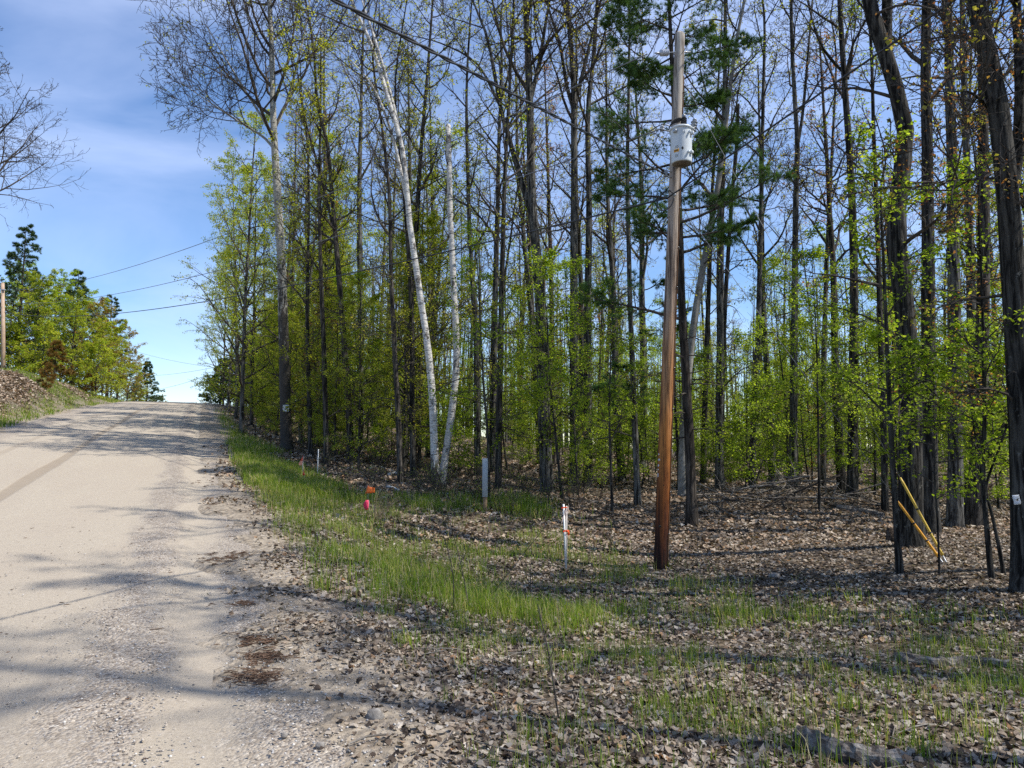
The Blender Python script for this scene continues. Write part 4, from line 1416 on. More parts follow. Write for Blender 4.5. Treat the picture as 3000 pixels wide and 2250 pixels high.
def pole_material():
    m, nt, b = new_mat('pole_wood', .7, .3)
    tc = nd(nt, 'ShaderNodeTexCoord')
    sp = nd(nt, 'ShaderNodeSeparateXYZ')
    nt.links.new(tc.outputs['Object'], sp.inputs['Vector'])
    gr = noise(nt, coords(nt, 'Object', (1, 1, .03)), 17, 6, .75, .25)
    st = noise(nt, coords(nt, 'Object', (1, 1, .08), (2, 5, 1)), 9, 5, .65, .3)
    h = math_n(nt, 'ADD', math_n(nt, 'DIVIDE', sp.outputs['Z'], 9.6), math_n(nt, 'MULTIPLY', math_n(nt, 'SUBTRACT', st, .5), .30))
    c = ramp(nt, h, [(0.0, (.03, .010, .005)), (.06, (.075, .02, .006)), (.15, (.24, .07, .012)), (.26, (.42, .16, .035)), (.36, (.38, .19, .08)), (.5, (.32, .23, .165)), (.72, (.36, .30, .245)), (1, (.42, .38, .33))])
    c = mix(nt, ramp(nt, gr, [(.42, .95), (.54, .0)]), c, mix(nt, 1.0, c, (.22, .18, .16), 'MULTIPLY'))
    nt.links.new(c, b.inputs['Base Color'])
    bump(nt, b, gr, .6, .01)
    return m


M['pole'] = pole_material()
M['pole_far'] = plain('pole_far', (.42, .30, .21), .8, .2, var=.25, sc=3)
M['moulding'] = plain('moulding', (.10, .05, .025), .8, .2, var=.5, sc=6)
M['tank'] = plain('tank', (.56, .60, .62), .45, .45, var=.04, sc=5)
M['tank_bottom'] = plain('tank_bottom', (.17, .14, .11), .8, .3, var=.5, sc=14)
M['steel'] = plain('steel', (.36, .37, .38), .45, .5, .6, .15, 40)
M['porcelain'] = plain('porcelain', (.25, .27, .30), .3, .5, 0, .08, 20)
M['porcelain_pale'] = plain('porcelain_pale', (.46, .49, .56), .3, .5, 0, .08, 20)
M['black'] = plain('black_rubber', (.018, .018, .02), .55, .4, 0, .2, 30)
M['cable'] = plain('cable_sheath', (.03, .031, .034), .5, .4, 0, .2, 30)
M['bare_wire'] = plain('bare_wire', (.16, .165, .17), .5, .5, .3, .2, 30)
M['white'] = plain('white_paint', (.74, .74, .71), .6, .35, 0, .07, 14)
M['tag_white'] = plain('tag_white', (.62, .63, .64), .5, .4, 0, .2, 60)
M['orange_label'] = plain('orange_label', (.75, .36, .03), .5, .4, 0, .1, 20)
M['guard_yellow'] = plain('guard_yellow', (.68, .46, .07), .45, .45, 0, .12, 6)
M['guard_orange'] = plain('guard_orange', (.78, .36, .03), .45, .45, 0, .12, 6)
M['flag_orange'] = leaf_mat('flag_orange', [(0, (.85, .22, .05)), (1, (.9, .27, .07))], .35, .5)
M['flag_pink'] = leaf_mat('flag_pink', [(0, (.85, .07, .16)), (1, (.9, .1, .2))], .3, .5)
M['flag_red'] = leaf_mat('flag_red', [(0, (.85, .13, .07)), (1, (.9, .17, .1))], .3, .5)
M['flag_pale'] = leaf_mat('flag_pale', [(0, (.85, .42, .26)), (1, (.9, .46, .3))], .3, .5)
M['ribbon_orange'] = leaf_mat('ribbon_orange', [(0, (.85, .12, .02)), (1, (.9, .16, .03))], .3, .5)
M['ribbon_pale'] = leaf_mat('ribbon_pale', [(0, (.72, .58, .56)), (1, (.78, .66, .64))], .3, .5)
M['post_wood'] = plain('post_wood', (.23, .155, .09), .85, .2, 0, .3, 12)
M['lath_wood'] = plain('lath_wood', (.50, .46, .42), .8, .2, 0, .15, 20)
M['board'] = plain('board_grey_white', (.34, .375, .39), .5, .35, 0, .06, 10)
M['ink'] = plain('ink', (.015, .015, .017), .6, .3, 0, .1, 20)
M['paper'] = leaf_mat('paper', [(0, (.66, .68, .72)), (1, (.70, .72, .76))], .15, .6)
M['stone'] = bark('stone', (.20, .18, .16), (.42, .39, .35), (.16, .15, .14), zs=1, sc=14, patch=.6, bmp=.4)
M['dead_wood'] = bark('dead_wood', (.13, .105, .085), (.42, .385, .34), None, zs=1, sc=22, bmp=.9)
M['dead_wood_dark'] = bark('dead_wood_dark', (.035, .026, .02), (.14, .11, .085), None, zs=1, sc=22, bmp=.9)
M['gravel'] = leaf_mat('gravel', [(0, (.16, .14, .13)), (.25, (.32, .27, .22)), (.55, (.46, .40, .33)), (.75, (.28, .275, .28)), (1, (.62, .58, .52))], .0, .8)
M['debris'] = leaf_mat('debris', [(0, (.05, .03, .02)), (.6, (.13, .075, .045)), (1, (.22, .14, .09))], .0, .9)


def text_mesh(name, s, size, mat, parent, Rm, loc, extrude=.0015):
    cu = bpy.data.curves.new(name, 'FONT')
    cu.body = s
    cu.size = size
    cu.align_x = 'CENTER'
    cu.align_y = 'CENTER'
    cu.extrude = extrude
    t = bpy.data.objects.new(name, cu)
    COL.objects.link(t)
    dg = bpy.context.evaluated_depsgraph_get()
    me = bpy.data.meshes.new_from_object(t.evaluated_get(dg))
    bpy.data.objects.remove(t)
    V = np.array([v.co[:] for v in me.vertices]) @ np.array(Rm).T + np.array(loc)
    for v, c in zip(me.vertices, V):
        v.co = c
    me.materials.clear()
    me.materials.append(mat)
    return link(name, me, parent)


PY = 13.0
pb = at(1934, 1668, PY)
pb[2] = gz(pb[0], pb[1])
ptop = at(1992, 101, PY) - pb
PL = np.linalg.norm(ptop)
pax = ptop / PL
R_P = rot_to(pax)
pole = thing('utility_pole', pb, 'tall wooden utility pole, reddish brown at the foot, carrying the transformer', 'utility pole')
rb, rt_ = 39 * PY / FPX / 2, 29.5 * PY / FPX / 2


def prad(s):
    return rb + (rt_ - rb) * s / PL


def ppt(py):
    """point on the pole axis (local) level with photo row py"""
    s = np.linspace(0, PL, 400)
    P = pb + s[:, None] * pax
    rows = CYP - FPX * ((P[:, 2] - EYE) * math.cos(PITCH) - P[:, 1] * math.sin(PITCH)) / (P[:, 1] * math.cos(PITCH) + (P[:, 2] - EYE) * math.sin(PITCH))
    i = int(np.argmin(np.abs(rows - py)))
    return s[i] * pax, s[i]


sh = MB()
zz = np.concatenate([[-.3], np.linspace(0, PL - .012, 60), [PL]])
jit = np.random.default_rng(8).normal(0, .0012, len(zz))
sh.tube(np.outer(zz, pax) + np.random.default_rng(9).normal(0, .0012, (len(zz), 3)), [(prad(z) + j) * (.93 if z == PL else 1) for z, j in zip(zz, jit)], 20, rough=.012)
sh.build('shaft', M['pole'], pole)
# half-round moulding over the earth wire, down the right-hand side
mo = MB()
p1, s1 = ppt(228)
sd = nrm(np.array([.93, -.36, 0]))
ms = np.linspace(.02, s1, 40)
mo.tube([z * pax + sd * (prad(z) + .004) for z in ms], .017, 8)
mo.build('earth_wire_moulding', M['moulding'], pole)
stp = MB()
for z in np.linspace(.6, s1 - .3, 12):
    stp.box(z * pax + sd * (prad(z) + .018), (.05, .012, .012), R=rot_to(sd, (0, 1, 0)))
stp.build('moulding_staples', M['steel'], pole)['kind'] = 'stuff'
# round white number tags nailed to the left face
for k, (tx, ty, r) in enumerate([(1921, 1331, 2.6), (1923, 1348, 3.0), (1930, 1347, 3.2), (1922, 1362, 3.4), (1918, 1374, 2.6), (1919, 1386, 2.2), (1919, 1392, 2.4), (1916, 1398, 2.0)]):
    q, s_ = ppt(ty)
    axis_px = 1934 + (1668 - ty) / 1567 * 58
    off = np.clip((tx - axis_px) * PY / FPX / prad(s_), -.93, .93)
    n_ = np.array([off, -math.sqrt(1 - off * off), 0])
    t = MB()
    Rn = rot_to(n_)
    t.lathe([(r * PY / FPX, -.004), (r * PY / FPX, .004), (r * PY / FPX * .8, .007)], 14, q + n_ * (prad(s_) + .001), Rn)
    to = t.build('number_tag', M['tag_white'], pole)
    t = MB()
    t.lathe([(r * PY / FPX * .42, .006), (r * PY / FPX * .4, .0085)], 10, q + n_ * (prad(s_) + .001), Rn)
    t.build('tag_hole', M['ink'], to)
# knot holes
for (kx, ky, r) in [(1930, 1542, 3.2), (1941, 1420, 1.6), (1958, 640, 1.5)]:
    q, s_ = ppt(ky)
    off = np.clip((kx - (1934 + (1668 - ky) / 1567 * 58)) * PY / FPX / prad(s_), -.9, .9)
    n_ = np.array([off, -math.sqrt(1 - off * off), 0])
    t = MB()
    t.lathe([(r * PY / FPX * 1.3, -.004), (r * PY / FPX, .003), (r * PY / FPX * .3, .0035)], 10, q + n_ * prad(s_), rot_to(n_))
    t.build('knot', M['dead_wood_dark'], pole)
# strain insulator on an eye bolt at the top left
ip, s_ = ppt(152)
ie = at(1912, 156, PY - .25) - pb
iax = nrm(ie - ip)
b_ = MB()
b_.tube([ip + np.array([rt_ + .12, 0, 0]), ip - iax * 0 + iax * (rt_ + .02), ip + iax * (rt_ + .16)], .011, 8)
b_.lathe([(.02, 0), (.02, .03)], 6, ip + np.array([rt_ + .02, 0, 0]), rot_to((1, 0, 0)))
b_.build('eye_bolt', M['steel'], pole)
ins = MB()
prof = [(.018, 0), (.03, .01)]
for k in range(4):
    z0 = .03 + k * .045
    prof += [(.03, z0), (.062, z0 + .012), (.064, z0 + .02), (.03, z0 + .03)]
prof += [(.02, .215), (.012, .22)]
ins.lathe(prof, 18, ip + iax * (rt_ + .15), rot_to(iax))
ins.build('strain_insulator', M['porcelain_pale'], pole)
cl = MB()
cl.box(ip + iax * (rt_ + .43), (.03, .05, .09), R=rot_to(iax) @ np.diag([1, 1, 1]), bevel=.006)
cl.tube([ip + iax * (rt_ + .36), ip + iax * (rt_ + .46)], .012, 8)
cl.build('dead_end_clamp', M['steel'], pole)
# neutral and service spool insulators
for (sx, sy, ex, nm) in [(1940, 377, 1966, 'spool_insulator'), (1950, 511, 1962, 'spool_insulator')]:
    q, s_ = ppt(sy)
    c0 = at(sx, sy, PY - .14) - pb
    sp = MB()
    sp.lathe([(.02, -.045), (.042, -.04), (.044, -.02), (.026, 0), (.044, .02), (.042, .04), (.02, .045)], 16, c0)
    so = sp.build(nm, M['porcelain'], pole)
    br = MB()
    for dz in (-.055, .055):
        br.box((c0 + q) / 2 + np.array([0, 0, dz]), (.03, np.linalg.norm(c0 - q), .006), R=rot_to(nrm((q - c0) * np.array([1, 1, 0])), (0, 1, 0)))
    br.tube([c0 - [0, 0, .065], c0 + [0, 0, .065]], .008, 8)
    br.build('clevis', M['steel'], so)
# coil of spare cable where the communication line meets the pole
lc, ls = ppt(600)
lp = MB()
cen = at(1950, 588, PY - .2) - pb
pts = [cen + np.array([.13 * math.cos(a), 0, .20 * math.sin(a)]) @ np.array([[.86, 0, .5], [0, 1, 0], [-.5, 0, .86]]).T for a in np.linspace(1.2, 1.2 + 2 * math.pi * .93, 26)]
lp.tube(pts, .011, 8)
lp.build('cable_loop', M['cable'], pole)
kb = MB()
kq, ks = ppt(578)
kb.tube([kq + np.array([-.02, -prad(ks) - .03, 0]), kq + np.array([-.02, prad(ks) + .03, 0])], .009, 8)
kb.box(kq + np.array([-.02, -prad(ks) - .035, 0]), (.05, .03, .06), bevel=.006)
kb.build('cable_clamp', M['steel'], pole)

# transformer, hung on the camera side of the pole towards the right
TYD = PY - .30
tb = at(1997, 480, TYD)
ttop = at(2006, 384, TYD)
tank_h = ttop[2] - tb[2]
rtk = 64 * TYD / FPX / 2
tf = thing('transformer', tb, 'light grey cylindrical transformer tank hung near the top of the utility pole', 'transformer')
k_ = MB()
k_.lathe([(rtk * .93, .0), (rtk * .955, .006), (rtk * .955, .03), (rtk * .985, tank_h * .55), (rtk, tank_h - .02), (rtk, tank_h)], 40)
k_.build('tank', M['tank'], tf)
k_ = MB()
k_.lathe([(rtk * .86, -.004), (rtk * .86, .02)], 32)
for q in range(9):
    a = q * .7
    k_.lathe([(.018, -.016), (.018, .0)], 8, (math.cos(a) * rtk * .45, math.sin(a) * rtk * .45, 0))
k_.build('tank_bottom', M['tank_bottom'], tf)
k_ = MB()
k_.lathe([(rtk * 1.0, tank_h - .004), (rtk * 1.10, tank_h + .004), (rtk * 1.11, tank_h + .028), (rtk * 1.03, tank_h + .045), (rtk * .8, tank_h + .065), (rtk * .3, tank_h + .08)], 40)
lid = k_.build('lid', M['tank'], tf)
k_ = MB()
a = -.35
k_.box((math.cos(a) * rtk * 1.11, math.sin(a) * rtk * 1.11, tank_h + .005), (.05, .06, .05), R=np.array(Matrix.Rotation(a, 3, 'Z')), bevel=.008)
k_.build('lid_clamp', M['steel'], lid)


def ribbed(parent, name, base, h, r, n, ax, mat, cap=None):
    pr = [(r * .55, 0)]
    for i in range(n):
        z0 = h * (i + .15) / n
        pr += [(r * .6, z0), (r, z0 + h / n * .3), (r, z0 + h / n * .42), (r * .6, z0 + h / n * .7)]
    pr += [(r * .55, h), (r * .3, h + .01)]
    q = MB()
    q.lathe(pr, 18, base, rot_to(nrm(np.array(ax, float))))
    o = q.build(name, mat, parent)
    if cap:
        q = MB()
        q.lathe([(r * .35, h), (r * .62, h + .005), (r * .62, h + cap), (r * .4, h + cap + .01)], 14, base, rot_to(nrm(np.array(ax, float))))
        q.build('bushing_cap', M['porcelain'], o)
    return o


ribbed(tf, 'primary_bushing', (.04, -.04, tank_h + .06), .17, .058, 5, (.03, 0, 1), M['black'], .05)
ribbed(tf, 'surge_arrester', (rtk * 1.08, -.02, tank_h - .03), .21, .062, 4, (.18, 0, 1), M['porcelain'], .03)
# curved black wildlife guard and jumper leads over the lid
k_ = MB()
for j in range(7):
    yy = -.10 + j * .03
    pts = [np.array([-.02 - .20 * math.cos(t) * .9, yy, tank_h + .05 + .15 * math.sin(t)]) for t in np.linspace(.15, 1.7, 9)]
    k_.tube(pts, .008, 6)
k_.tube([np.array([-.02 - .19 * math.cos(.5), -.11, tank_h + .12]), np.array([-.02 - .19 * math.cos(.5), .09, tank_h + .12])], .007, 6)
k_.build('wildlife_guard', M['black'], tf)
k_ = MB()
k_.tube(spline([[.05, -.04, tank_h + .27], [.14, -.03, tank_h + .31], [rtk * 1.15, -.02, tank_h + .25]], 10), .008, 6)
k_.tube(spline([[rtk * 1.12, -.02, tank_h - .02], [rtk * 1.2, -.05, tank_h - .14], [rtk * 1.05, -.03, tank_h - .2]], 10), .007, 6)
k_.build('jumper_lead', M['cable'], tf)
# hanger bracket between tank and pole, lifting lugs, terminals on the tank face
pl = (pb + ppt(430)[0]) - tb
for nm, zf in (('hanger_bracket', .84), ('hanger_bracket', .2)):
    z0 = tank_h * zf
    q = (pb + ppt(430)[0] + (z0 - tank_h / 2) * np.array([0, 0, 1])) - tb
    q[2] = z0
    e_ = nrm(q * np.array([1, 1, 0])) * rtk * .9
    k_ = MB()
    for s_ in (-1, 1):
        side = np.cross(nrm(q * np.array([1, 1, 0])), [0, 0, 1]) * .05 * s_
        k_.box((q + e_ + np.array([0, 0, z0])) / 2 + side, (.012, max(.05, np.linalg.norm(q - e_ - np.array([0, 0, z0])) * .95), .09), R=rot_to(nrm(q * np.array([1, 1, 0])), (0, 1, 0)))
    k_.build(nm, M['steel'], tf)


def on_tank(angle, z, w, h, d, mat, name, bevel=.004):
    r = rtk * (.955 + .045 * z / tank_h)
    n_ = np.array([math.cos(angle), math.sin(angle), 0])
    q = MB()
    q.box(n_ * (r + d / 2 - .003) + np.array([0, 0, z]), (w, d, h), R=np.array(Matrix.Rotation(angle - math.pi / 2, 3, 'Z')), bevel=min(bevel, d * .4))
    return q.build(name, mat, tf), n_, r


FA = -math.pi / 2
on_tank(FA + .95, tank_h * .86, .05, .06, .05, M['tank'], 'lifting_lug')
on_tank(FA + .55, tank_h * .85, .02, .05, .05, M['tank'], 'lifting_lug')
on_tank(FA + .85, tank_h * .27, .055, .05, .045, M['tank'], 'ground_pad')
on_tank(FA + .45, tank_h * .25, .03, .04, .04, M['tank'], 'ground_pad')
on_tank(FA - .12, tank_h * .36, .03, .04, .025, M['black'], 'drain_plug')
on_tank(FA - .75, tank_h * .89, .07, .05, .05, M['steel'], 'secondary_terminal')
on_tank(FA - .05, tank_h * .86, .012, .055, .012, M['tank'], 'embossed_mark')
on_tank(FA + .12, tank_h * .86, .012, .055, .012, M['tank'], 'embossed_mark')
lb, n_, r = on_tank(FA - .72, tank_h * .42, .075, .085, .004, M['white'], 'rating_label', .001)
Rl = np.array(Matrix.Rotation(FA - .72 + math.pi / 2, 3, 'Z')) @ np.array(Matrix.Rotation(math.pi / 2, 3, 'X'))
text_mesh('lettering', '10', .078, M['ink'], lb, Rl, n_ * (r + .003) + np.array([0, 0, tank_h * .42]))
lb2, n_, r = on_tank(FA - .72, tank_h * .31, .10, .05, .004, M['orange_label'], 'serial_label', .001)
text_mesh('lettering', '5040', .042, M['ink'], lb2, Rl, n_ * (r + .003) + np.array([0, 0, tank_h * .31]))
on_tank(FA - .72, tank_h * .16, .06, .05, .004, M['board'], 'warning_label', .001)


# far pole on the left bank
fpb = at(11, 1113, 57)
fpb[2] = gz(fpb[0], fpb[1])
ftop = at(8, 829, 57)
fp = thing('utility_pole', fpb, 'distant wooden utility pole on the left bank at the picture edge', 'utility pole')
q = MB()
q.tube([np.array([0, 0, -.2]), (ftop - fpb) * .5, ftop - fpb], [.17, .15, .12], 12, rough=.03)
q.build('shaft', M['pole_far'], fp)
q = MB()
q.box((ftop - fpb) * np.array([1, 1, .93]) + np.array([.16, -.1, 0]), (.3, .1, .1), bevel=.01)
q.build('insulator', M['porcelain'], fp)


def wire(name, label, A, B, r, sag, mat, cat='cable', n=40, twist=0):
    A, B = np.array(A, float), np.array(B, float)
    t = np.linspace(0, 1, n)
    P = A + (B - A) * t[:, None]
    P[:, 2] -= sag * 4 * t * (1 - t)
    q = MB()
    if twist:
        for k in range(2):
            a = t * twist * 2 * np.pi + k * np.pi
            off = np.stack([np.cos(a) * 0, np.cos(a), np.sin(a)], -1) * r * .9
            q.tube(P + off, r * .8, 6)
    else:
        q.tube(P, r, 6)
    o = q.build(name, mat)
    return tag(o, label, cat)


svc = at(1950, 511, PY - .14)
nte = at(980, 0, 5.0)
dirv = nte - svc
wire('service_cable', 'thick twisted service cable running from the pole to the top left', svc, svc + dirv * 1.75, .0125, -.0, M['cable'], n=160, twist=26)
com = at(1955, 580, PY - .16)
far_c = at(2800, -8, 9.3)
wire('communication_cable', 'black communication cable running from the pole to the upper right', com, com + (far_c - com) * 1.6, .015, .03, M['cable'])
wire('communication_cable', 'lowest black cable crossing the road from the pole to the far pole', com, at(12, 915, 56.8), .016, 1.05, M['cable'], n=60)
wire('power_line', 'highest thin power line crossing the road to the far pole', at(1897, 158, PY - .28), at(12, 850, 56.8), .011, 1.15, M['bare_wire'], n=60)
wire('power_line', 'middle thin power line crossing the road to the far pole', at(1938, 377, PY - .2), at(12, 885, 56.8), .011, 1.1, M['bare_wire'], n=60)
wire('power_line', 'thin wire running from the pole top away to the upper right', pb + ppt(150)[0] + np.array([rt_, 0, 0]), at(2160, 0, 9) + np.array([.8, -4, 2]), .006, .1, M['bare_wire'])
for k, (a0, b0, Ya, Yb, lab) in enumerate([((400, 1030), (650, 1080), 120, 74, 'uppermost faint wire above the road crest'), ((420, 1101), (650, 1072), 112, 74, 'middle faint wire above the road crest'), ((450, 1143), (650, 1084), 104, 74, 'lowest faint wire above the road crest')]):
    wire('power_line', lab, at(*a0, Ya), at(*b0, Yb), .016, .25, M['bare_wire'])

# two guy wires with bright guards down to one anchor
anch = on_ground(2772, 1650, 9, 14)
for (lab, py, gt, mat, up) in [('upper guy wire in a dull yellow guard, running to the pole top', 238, (2637, 1398), 'guard_yellow', .0), ('lower guy wire in an orange guard, running to mid pole', 600, (2626, 1452), 'guard_orange', .06)]:
    q0, s0 = ppt(py)
    top = pb + q0 + np.array([prad(s0), -.02, 0])
    bot = anch + np.array([.0 - up, 0, .02])
    gw = thing('guy_wire', bot, lab, 'guy wire')
    d = top - bot
    q = MB()
    q.tube([np.zeros(3) + nrm(d) * .05, d], .005, 6)
    q.build('wire', M['bare_wire'], gw)
    tt = np.linspace(0, 1, 300)
    P = bot + tt[:, None] * d
    cols = CXP + FPX * P[:, 0] / (P[:, 1] * math.cos(PITCH) + (P[:, 2] - EYE) * math.sin(PITCH))
    te = tt[int(np.argmin(np.abs(cols - gt[0])))]
    q = MB()
    gp = np.array([d * s for s in np.linspace(.012, te, 14)])
    q.tube(gp, [.026] + [.0205] * 12 + [.016], 10, rough=.02)
    go = q.build('guard', M[mat], gw)
    for s in (.34, .62):
        q = MB()
        c_ = d * (te * s)
        q.tube([c_ - nrm(d) * .012, c_ + nrm(d) * .012], .022, 10)
        q.build('clip_band', M['black'], go)
    q = MB()
    q.tube([-nrm(d) * .25, nrm(d) * .1], .012, 8)
    q.build('anchor_rod', M['steel'], gw)

# ------------------------------------------------------------------ posts, stakes, flags, notices
npb = on_ground(1421, 1496, 14, 20)
npY = npb[1]
hh = at(1421, 1343, npY)[2] - npb[2]
npz = at(1421, 1456, npY)[2] - npb[2]
bw = 15 * npY / FPX
num = thing('house_number_post', npb, 'grey-white house number board on a short wooden post by the trees', 'number post', rz=math.radians(-4))
q = MB()
q.box((0, .01, npz / 2 - .1), (bw * .74, bw * .74, npz + .3), bevel=.006)
q.build('post', M['post_wood'], num)
q = MB()
q.box((0, -.0, (npz + hh) / 2), (bw, bw, hh - npz), bevel=.006)
bd = q.build('board', M['board'], num)
for k, ch in enumerate('017880'):
    z0 = hh - .085 - k * (hh - npz - .1) / 5.6
    q = MB()
    Rl = np.array(Matrix.Rotation(-math.pi / 2, 3, 'Z')) @ np.array(Matrix.Rotation(math.pi / 2, 3, 'X'))
    text_mesh('number', ch, .155, M['ink'], bd, Rl, (-bw / 2 - .0015, 0.0, z0))
    q = MB()
Rf = np.array(Matrix.Rotation(math.pi / 2, 3, 'X'))

skb = on_ground(1658, 1667, 10, 16)
skY = skb[1]
kh = at(1655, 1477, skY)[2] - skb[2]
sk = thing('survey_stake', skb, 'white metal survey stake and lath tied with orange and pale ribbon', 'stake')
q = MB()
lean = np.array([-.035, 0, 0])
q.tube([np.array([0, 0, -.1]), np.array([0, 0, kh]) + lean], .014, 4)
q.box(np.array([.0, -.006, kh / 2]) + lean / 2, (.034, .006, kh), R=rot_to(nrm(np.array([lean[0], 0, kh]))))
cp = q.build('channel_post', M['white'], sk)
for k in range(16):
    z0 = .06 + k * .047
    q = MB()
    q.lathe([(.0055, -.001), (.0055, .001)], 8, np.array([-.008, -.0105, z0]) + lean * z0 / kh, rot_to((0, -1, 0)))
    q.build('hole', M['ink'], cp)
q = MB()
q.box(np.array([.022, .012, (kh - .02) / 2 - .03]) + lean * .25, (.028, .009, kh + .02), R=rot_to(nrm(np.array([.01, 0, 1]))))
q.build('lath', M['lath_wood'], sk)


def ribbon(parent, name, pts, w, mat):
    P = spline(np.array(pts, float), 10)
    q = MB()
    V = np.concatenate([P + [0, 0, w / 2], P - [0, 0, w / 2]]) + np.random.default_rng(4).normal(0, w * .08, (20, 3))
    F = [[i, i + 1, 10 + i + 1, 10 + i] for i in range(9)]
    q.add(V, F)
    o = q.build(name, M[mat], parent)
    md = o.modifiers.new('thickness', 'SOLIDIFY')
    md.thickness = .0015
    return o


zt = kh * .585
ribbon(sk, 'ribbon', [[-.04, -.02, zt], [0, -.03, zt + .005], [.05, -.015, zt - .005], [.05, .03, zt], [-.02, .03, zt]], .03, 'ribbon_orange')
ribbon(sk, 'ribbon', [[.01, -.03, zt], [.035, -.045, zt - .01], [.06, -.03, zt - .04], [.03, -.03, zt - .06]], .035, 'ribbon_orange')
zt = kh * .945
ribbon(sk, 'ribbon', [[-.065, -.02, zt], [-.02, -.028, zt + .006], [.04, -.02, zt], [.05, .02, zt], [-.02, .025, zt]], .022, 'ribbon_orange')
ribbon(sk, 'ribbon', [[.05, -.02, zt + .01], [.0, -.04, zt - .06], [-.05, -.05, zt - .17], [-.075, -.05, zt - .26]], .05, 'ribbon_pale')
ribbon(sk, 'ribbon', [[.05, -.02, zt + .05], [.045, -.04, zt - .05], [.0, -.05, zt - .15], [-.01, -.05, zt - .22]], .04, 'ribbon_pale')


def marker_flag(label, px, ptop_, pbase, w, h, mat, shape, seed):
    b0 = on_ground(px, pbase, 8, 40)
    Yf = b0[1]
    top = at(px, ptop_, Yf)
    fl = thing('marker_flag', b0, label, 'flag', 'small marker flags along the verge')
    q = MB()
    T = top - b0
    q.tube([np.array([0, 0, -.08]), T], .0035, 6)
    q.build('staff', M['steel'], fl)
    rg = np.random.default_rng(seed)
    s = Yf / FPX
    nx, nz = 6, 5
    V = []
    for j in range(nz):
        for i in range(nx):
            a, c = i / (nx - 1), j / (nz - 1)
            x, z = shape(a, c)
            V.append([x * w * s, .03 * math.sin(a * 5 + c * 2.0 + seed) * a - .012 * c + rg.normal(0, .003), -z * h * s])
    V = np.array(V) + T
    F = [[j * nx + i, j * nx + i + 1, (j + 1) * nx + i + 1, (j + 1) * nx + i] for j in range(nz - 1) for i in range(nx - 1)]
    q = MB()
    q.add(V, F)
    o = q.build('flag', M[mat], fl)
    md = o.modifiers.new('thickness', 'SOLIDIFY')
    md.thickness = .001
    return fl


marker_flag('bright orange marker flag with a pointed corner, nearest of the verge flags but one', 1078, 1420, 1496, 20, 27, 'flag_orange', lambda a, c: (a * 1.0 - .35 * c * (1 - a), c * (.95 - .1 * a) + (.35 * min(1, a * 3) if c < .01 else 0) + .12 * a * (1 - c)), 1)
marker_flag('hot pink marker flag nearest the camera on the verge', 1081, 1465, 1510, -17, 28, 'flag_pink', lambda a, c: (a * (.55 + .45 * math.sin(c * 3.1)), c), 2)
marker_flag('red-orange marker flag, uppermost at the foot of the verge', 888, 1334, 1402, -7, 17, 'flag_red', lambda a, c: (a * (.1 + .9 * c), c), 3)
marker_flag('pale orange marker flag just under the red-orange one', 886, 1349, 1404, -10, 14, 'flag_pale', lambda a, c: (a * (1 - .35 * abs(c - .4)), c + .25 * a * (1 - c)), 4)
marker_flag('salmon red marker flag standing lower in the grass than the far pair', 891, 1376, 1422, 9, 16, 'flag_red', lambda a, c: ((a - .5) * (.15 + .85 * c), c), 5)

ws = on_ground(930, 1392, 12, 40)
q = MB()
e = at(933, 1316, ws[1]) - ws
q.tube([np.array([0, 0, -.1]), e], [.014, .015], 6)
o = q.build('wooden_stake', M['white'], loc=ws)
tag(o, 'white wooden stake upright among trunks right of the tall aspen', 'stake')


def notice(label, px0, py0, px1, py1, Yn, skew, mat='paper'):
    a_, b_ = at(px0, py0, Yn), at(px1, py1, Yn)
    c_ = (a_ + b_) / 2
    w, h = abs(b_[0] - a_[0]), abs(a_[2] - b_[2])
    nt_ = thing('notice', c_, label, 'notice')
    nx, nz = 7, 7
    V = []
    for j in range(nz):
        for i in range(nx):
            x, z = (i / 6 - .5) * w, (.5 - j / 6) * h
            V.append([x + skew * z, .02 * ((i / 6 - .5) ** 2) * (1 if skew else .2) + .004 * math.sin(i + j * 1.3), z - skew * .5 * x])
    q = MB()
    q.add(V, [[j * nx + i, j * nx + i + 1, (j + 1) * nx + i + 1, (j + 1) * nx + i] for j in range(6) for i in range(6)])
    o = q.build('sheet', M[mat], nt_)
    md = o.modifiers.new('thickness', 'SOLIDIFY')
    md.thickness = .0015
    return nt_, w, h


nt_, w, h = notice('small white notice fixed to the tall aspen at the forest edge', 829, 1186, 846, 1206, 26.6, 0)
for z in (.18, -.05, -.2):
    q = MB()
    q.box((0, -.008, z * h), (w * .7, .003, h * .055))
    q.build('print_line', M['steel'], nt_)
nt_, w, h = notice('curled white paper notice nailed to the trunk at the right picture edge', 2968, 1450, 2990, 1478, 9.28, -.18)
q = MB()
q.lathe([(h * .09, 0), (h * .09, .004)], 10, (w * .02, -.008, h * .0), rot_to((0, -1, 0)))
q.build('nail_cap', M['ink'], nt_)
q = MB()
q.box((w * .2, -.008, h * .12), (w * .3, .003, h * .05))
q.build('print_line', M['ink'], nt_)

# ------------------------------------------------------------------ logs, stumps, stones, brush heap
def log(name, label, cat, P, r, mat='dead_wood', sides=10, rough=.14, group=None, n=9, lift=.6):
    P = [on_ground(px, py) if len(q) == 0 else None for px, py, *q in P] if True else P
    S = spline(np.array(P), n)
    S[:, 2] = [gz(a, b) + r * lift for a, b, _ in S]
    base = S[0].copy()
    q = MB()
    rr = np.linspace(r, r * .75, n) * (1 + np.random.default_rng(len(label)).normal(0, .08, n))
    q.tube(S - base, rr, sides, rough=rough)
    o = q.build(name, M[mat], loc=base, smooth=False if r > .04 else True)
    return tag(o, label, cat, group)


